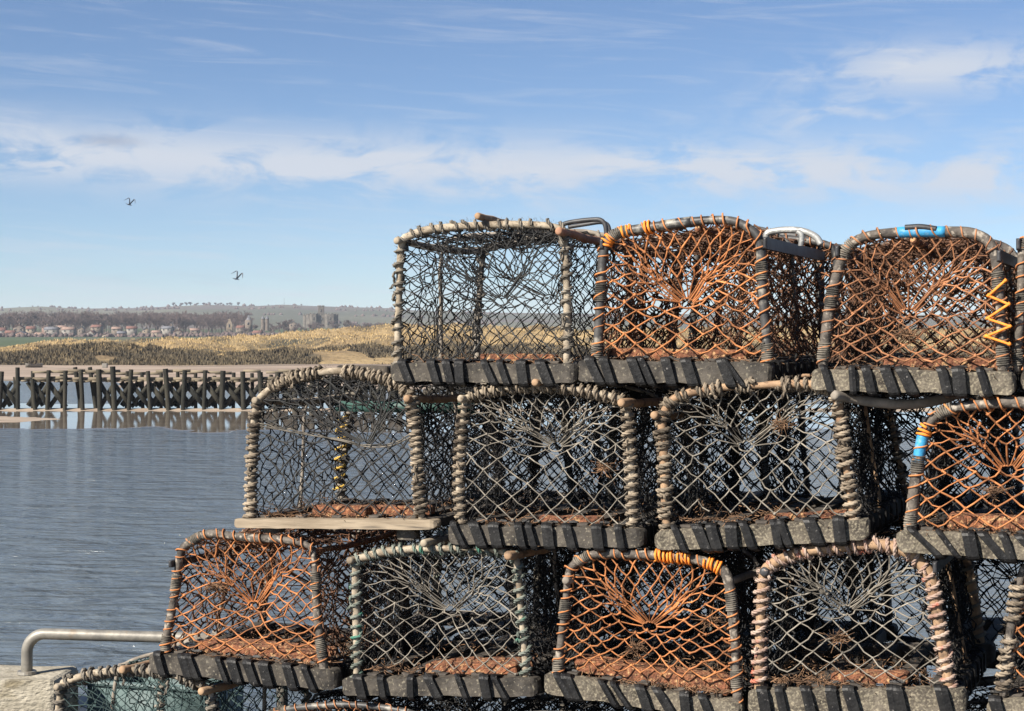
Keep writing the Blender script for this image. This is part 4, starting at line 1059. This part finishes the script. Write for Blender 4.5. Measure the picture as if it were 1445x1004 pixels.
c13 = creel('orange-netted creel tilted down to the right with bright orange twine on its top hoop',
    [(787,942),(795,880),(803,815),(812,798),(835,784),(870,781),(930,785),(985,790),(1018,803),(1029,825),(1034,900),(1041,984)], (768,948,1050,990,27), (906,891),
    0, 'orange twine', 'shaded black twine', None, 'mottled pipe', 'lichen board', 8,
    [(802,818,'stick',.012,.02,'grey stick'), (1030,820,'stick',.010,.0,'grey stick')], -.01, 303, .0026,
    [(-.75, .85, .07, .026), (-.8, .8, .13, .022)], weed=480, hoop_r=.0130, strap_slant=.04)
c14 = creel('grey-netted creel with tan hoop wound in pink and white rope, over a lichen-spotted board',
    [(1071,970),(1072,890),(1077,815),(1088,797),(1130,780),(1190,770),(1240,767),(1280,778),(1301,797),(1313,820),(1327,890),(1340,966)], (1056,972,1366,970,30), (1186,869),
    0, 'grey twine', 'shaded black twine', ('pink white rope', [(0, 1)]), 'tan stick', 'lichen board', 8,
    [(1080,805,'stick',.013,.02,'black bar'), (1312,798,'bar',.015,.03,'black bar')], 0.0, 304, .0021,
    [(-.25, .45, .06, .02)], weed=400, rope_r=.0058, pitch=.027, wob=.28, hoop_r=.014, length=.68)
c15 = creel('orange-netted creel cut by the right edge of the photo, third row',
    [(1415,975),(1425,890),(1438,815),(1450,798),(1490,785),(1560,778),(1620,785),(1655,800),(1665,820),(1672,890),(1680,975)], (1393,985,1690,985,28), (1550,880),
    0, 'orange twine', 'shaded black twine', ('tan rope', [(.02, .16), (.2, .3)]), 'mottled pipe', 'lichen board', 8, [], 0.0, 305, .0026, weed=80, wob=.3)
# ---- bottom row on the deck, mostly below the picture
c01 = creel('black and teal netted creel lowest at the left, only its rope-bound top in view',
    [(66,1165),(72,1080),(84,975),(95,962),(130,951),(185,947),(240,955),(285,970),(298,985),(303,1080),(310,1165)], (50,1165,326,1178,26), (190,1060),
    0, 'teal twine', 'teal twine', ('grey rope', [(0, .36), (.38, .6), (.63, 1)]), 'pale stick', 'dark board', 7,
    [(88,967,'stick',.012,.03,'pale stick'), (183,942,'stick',.0125,.04,'tan stick'), (297,972,'stick',.0125,.05,'tan stick')], 0.0, 401, .0019, deck=True, pitch=.028, wob=.3)
low_labels = ['dark-netted creel under the leftmost creels of the third row, only its top in view',
              'dark-netted creel under the white-stick creel, only its top in view',
              'dark-netted creel below the tilted orange creel, almost out of view',
              'dark-netted creel under the lichen-spotted board, almost out of view']
for i, (xa, yc) in enumerate(((372, 996), (655, 1008), (945, 1024), (1240, 1024))):
    w = 232 + i * 8; yb = 1190 + i * 22
    creel(low_labels[i], [(xa-14, yb), (xa-6, yc+110), (xa, yc+28), (xa+14, yc+12), (xa+60, yc+4), (xa+w/2, yc), (xa+w-60, yc+4), (xa+w-14, yc+14), (xa+w, yc+30), (xa+w+7, yc+110), (xa+w+14, yb)],
          (xa - 30, yb, xa + w + 30, yb + 12, 26), (xa + w / 2, yc + 110), 0, 'rust brown twine' if i == 0 else 'black twine', 'shaded black twine', None, 'black pipe',
          'dark board', 5, [], 0.0, 410 + i, .002, deck=True, detail=False)

# ---- a second rank behind the first, seen only as dark netting through the front creels
back = [(505, 212, 733, 899, 'dark creel of the second rank, behind the white-stick creel'),
        (762, 215, 733, 905, 'dark creel of the second rank, behind the tilted orange creel'),
        (1010, 190, 738, 915, 'dark creel of the second rank, seen through the left of the pink-roped creel'),
        (596, 200, 538, 712, 'dark creel of the second rank, behind the neatly roped grey creel'),
        (868, 205, 536, 712, 'dark creel of the second rank, behind the knotted-rope creel'),
        (1196, 96 + 110, 538, 716, 'dark creel of the second rank, behind the sagging stick'),
        (1335, 190, 738, 915, 'dark creel of the second rank, seen right of the pink-roped creel'),
        (985, 192, 335, 500, 'rust-netted creel of the second rank, filling the gap between the two orange top creels'),
        (1222, 198, 338, 503, 'rust-netted creel of the second rank, behind the creel with orange lacing'),
        (540, 212, 930, 1100, 'dark creel of the second rank, lowest on the deck at the left'),
        (800, 215, 935, 1105, 'dark creel of the second rank, lowest on the deck in the middle'),
        (1050, 215, 940, 1110, 'dark creel of the second rank, lowest on the deck at the right')]
for i, (xa, w, yc, yb, lb) in enumerate(back):
    creel(lb, [(xa-9, yb), (xa-4, lerp(yc, yb, .5)), (xa, yc+26), (xa+12, yc+11), (xa+55, yc+3), (xa+w/2, yc), (xa+w-55, yc+3), (xa+w-12, yc+11), (xa+w, yc+26), (xa+w+4, lerp(yc, yb, .5)), (xa+w+9, yb)],
          (xa - 24, yb, xa + w + 24, yb + 10, 24), (xa + w / 2, lerp(yc, yb, .5)), 0, 'rust brown twine' if 'rust' in lb else 'shaded black twine', 'shaded brown twine' if 'rust' in lb else 'shaded black twine', None, 'black pipe', 'dark board', 0,
          [(xa + 4, yc + 22, 'stick', .011, .0, 'grey stick')], .74, 500 + i, .0023, deck='lowest' in lb, detail=False, weed=60)

# ---- pieces that mark single creels
def bent_rod(c, pts, r, m_, name='lifting_handle', k=9):
    P, _ = catmull(px_path(c, pts), 40); b = MB(); b.tube(P, r, k); return b.build(name, M[m_], c['root'], True)
bent_rod(c31, [(768,320,.1), (780,313,.1), (800,309,.1), (822,307,.1), (832,308,.1), (838,315,.1), (840,330,.1)], .007, 'black bar')
bent_rod(c31, [(775,316,.16), (800,312,.16), (820,309,.16), (830,311,.16), (834,318,.16), (835,332,.16)], .006, 'black bar')
bent_rod(c32, [(1066,333,.12), (1070,325,.12), (1095,321,.12), (1120,323,.12), (1138,331,.12), (1146,342,.12)], .0095, 'galvanised')
bent_rod(c32, [(1114,324,.1), (1120,330,.1), (1119,345,.1)], .008, 'galvanised')
# sleeves of blue pipe on hoops
def sleeve(c, ta, tb, r, m_='blue pipe'):
    Q = c['Q0']; n = len(Q); b = MB(); b.tube(Q[int(ta * n):int(tb * n)], r, 14); return b.build('pipe_sleeve', M[m_], c['hoop'], True)
def t_of(c, px, py):
    u, v = c['loc'](px, py); P = c['H'].P; return int(np.argmin((P[:, 0] - u) ** 2 + (P[:, 1] - v) ** 2)) / (c['H'].n - 1)
sleeve(c33, t_of(c33, 1266, 329), t_of(c33, 1338, 328), .0146)
sleeve(c32, t_of(c32, 935, 317), t_of(c32, 985, 312), .0150, 'black pipe')
sleeve(c24, t_of(c24, 1297, 655), t_of(c24, 1304, 608), .0150)
bent_rod(c33, [(1278,322,-.01), (1300,321,-.01), (1322,324,-.01)], .008, 'black bar', 'rubber_pad', 8)
# bright orange lacings
def lacing(c, pts, r=.0036):
    P = px_path(c, pts); b = MB(); b.segs(P[:-1], P[1:], r, 6); b.blobs(P, r * 1.9); return b.build('orange_lacing', M['bright orange twine'], c['root'])
lacing(c33, [(1420,397,-.028), (1396,418,-.02), (1425,430,-.028), (1394,450,-.02), (1427,461,-.028), (1393,475,-.02), (1426,486,-.028)])
def lash(c, pts): # bright twine wound on the top hoop
    Q = c['Q0']
    for (pa, pb) in pts:
        a, e = sorted((t_of(c, *pa), t_of(c, *pb)))
        wind(Q, .0135, .0034, .011, c['g'], 1, a, max(e, a + .02), .2, 11).build('orange_lashing', M['bright orange twine'], c['hoop'], True)
lash(c13, [((930, 785), (955, 787)), ((958, 788), (975, 789)), ((992, 792), (1016, 802))])
lash(c32, [((858, 343), (866, 331)), ((882, 327), (890, 324)), ((908, 321), (916, 319))])
lash(c24, [((1305, 606), (1312, 597))])
# rope tails hanging from the hoops and weed caught in the meshes
for c, m_, spots in ((c31, 'grey rope', (.22, .70, .9)), (c21, 'tan rope', (.12, .40, .66, .88)), (c22, 'tan rope', (.15, .80)), (c23, 'tan rope', (.08, .42, .60, .86)),
                     (c12, 'green grey rope', (.2, .75, .9)), (c14, 'pink white rope', (.1, .3, .72)), (c01, 'grey rope', (.5, .62))):
    g = c['g']
    for t in spots:
        u, v = c['H'](t); n = 9; L = g.uniform(.025, .07); sx = g.uniform(-.4, .4); w = g.randn(n, 3).cumsum(0) * .0016
        P = np.array([(u + sx * L * k / n, -.018 - .006 * sin(k), v - L * k / n) for k in range(n)]) + w; b = MB()
        for q in range(3): b.tube(P + np.array([(.0026 * cos(k * .9 + q * 2.1), .0026 * sin(k * .9 + q * 2.1), 0) for k in range(n)]), .0024, 5)
        b.build('rope_tail', M[m_], c['hoop'], True)
for c, px, py, m_ in ((c13, 893, 915, 'weed'), (c14, 1180, 903, 'weed'), (c33, 1275, 472, 'weed'), (c24, 1400, 695, 'weed'), (c23, 1100, 600, 'weed'), (c11, 300, 830, 'weed'), (c22, 850, 660, 'weed'), (c13, 1000, 878, 'weed')):
    u, v = c['loc'](px, py); weed_clump((u, .02, v), (.02, .012, .02), 70, c['g'], .0009).build('dried_weed', M[m_], c['root'])['kind'] = 'stuff'
# long sagging stick of the knotted creel
P, _ = catmull(px_path(c23, [(1183,557,-.05), (1200,562,0), (1235,569,.03), (1280,572,.06), (1320,566,.10), (1348,556,.14)]), 30)
b = MB(); b.rounded_tube(P, .0135, 11); b.build('stick', M['grey stick'], c23['root'], True)
# yellow bound rear post, green bar and slack line of the plank creel
g = np.random.RandomState(9)
Hq = c21['H']; n = Hq.n; Q = np.stack([Hq.P[:, 0], np.full(n, LEN - .02), Hq.P[:, 1]], 1)
wind(Q[2:int(n * .24)], .0135, .005, .034, g, 3, 0, 1, .1).build('yellow_binding', M['yellow rope'], c21['root'], True)
u0, v0 = c21['loc'](366, 566); u1, v1 = c21['loc'](575, 566)
b = MB(); b.box(((u0 + u1) / 2, .5, v0 - .035), (u1 - u0, .012, .036)); b.build('bar', M['green bar'], c21['root'])
P = px_path(c21, [(362,600,-.005), (420,612,.01), (470,622,.03), (505,632,.05), (545,630,.03), (585,615,-.005)]); P, _ = catmull(P, 30)
b = MB(); b.tube(P, .0024, 6); b.tube(P + (g.rand(30, 3) - .5) * .008 + np.array((0, 0, .005)), .0022, 6); b.build('slack_line', M['grey rope'], c21['root'], True)
for x in (-.2, .2):
    V, fs = board_mesh((.07, .045, .03), .01, .003, 2, 4); b = MB(); b.raw(V + np.array((x * 1.15, .03, -.012)), None, None, fs); b.build('foot_block', M['dark board'], c21['root'])
# dark timber and a tangle of old rope lying on top of the plank creel
q = on_front(515, 522, .2); root = empty('timber_offcut', q, -PSI + .15); V, fs = board_mesh((.17, .06, .026), .006, .003, 8, 3)
b = MB(); b.raw(V, None, None, fs); b.build('timber', M['dark slat'], root); tag(root, 'short dark timber offcut lying on the roof of the plank creel', 'timber')

# teal fish box on the deck behind the lowest creel
q = on_front(235, 1000, .92); root = empty('fish_box', (q[0], q[1], DECK), -PSI + .1)
b = MB(); W, D, Hh, t = .46, .34, .235, .012
b.box((0, -D/2, Hh/2), (W, t, Hh)); b.box((0, D/2, Hh/2), (W, t, Hh)); b.box((-W/2 - .0065, 0, Hh/2), (t, D - t - .001, Hh)); b.box((W/2 + .0065, 0, Hh/2), (t, D - t - .001, Hh)); b.box((0, 0, .008), (W - .004, D - t - .004, .012))
b.build('box', M['teal plastic'], root)
b = MB(); b.tube(np.array([(-W/2-.016, -D/2-.008, Hh), (W/2+.016, -D/2-.008, Hh), (W/2+.016, D/2+.008, Hh), (-W/2-.016, D/2+.008, Hh), (-W/2-.016, -D/2-.006, Hh)]), .012, 8); b.build('rim', M['teal plastic'], root)
tag(root, 'teal plastic fish box on the quay behind the lowest creel', 'fish box')

# ------------------------------------------------------------------ haze
b = MB(); b.box((0, 2300, 45), (8200, 6600, 104)); hz = b.build('haze', None); tag(hz, kind='stuff')
hm = bpy.data.materials.new('haze'); hm.use_nodes = True; nt = hm.node_tree; nt.nodes.clear()
out = nt.nodes.new('ShaderNodeOutputMaterial'); pv = nt.nodes.new('ShaderNodeVolumePrincipled')
pv.inputs['Color'].default_value = (0.80, 0.88, 1.0, 1); pv.inputs['Density'].default_value = 0.00011; pv.inputs['Anisotropy'].default_value = 0.0
nt.links.new(pv.outputs[0], out.inputs['Volume']); hz.data.materials.append(hm)
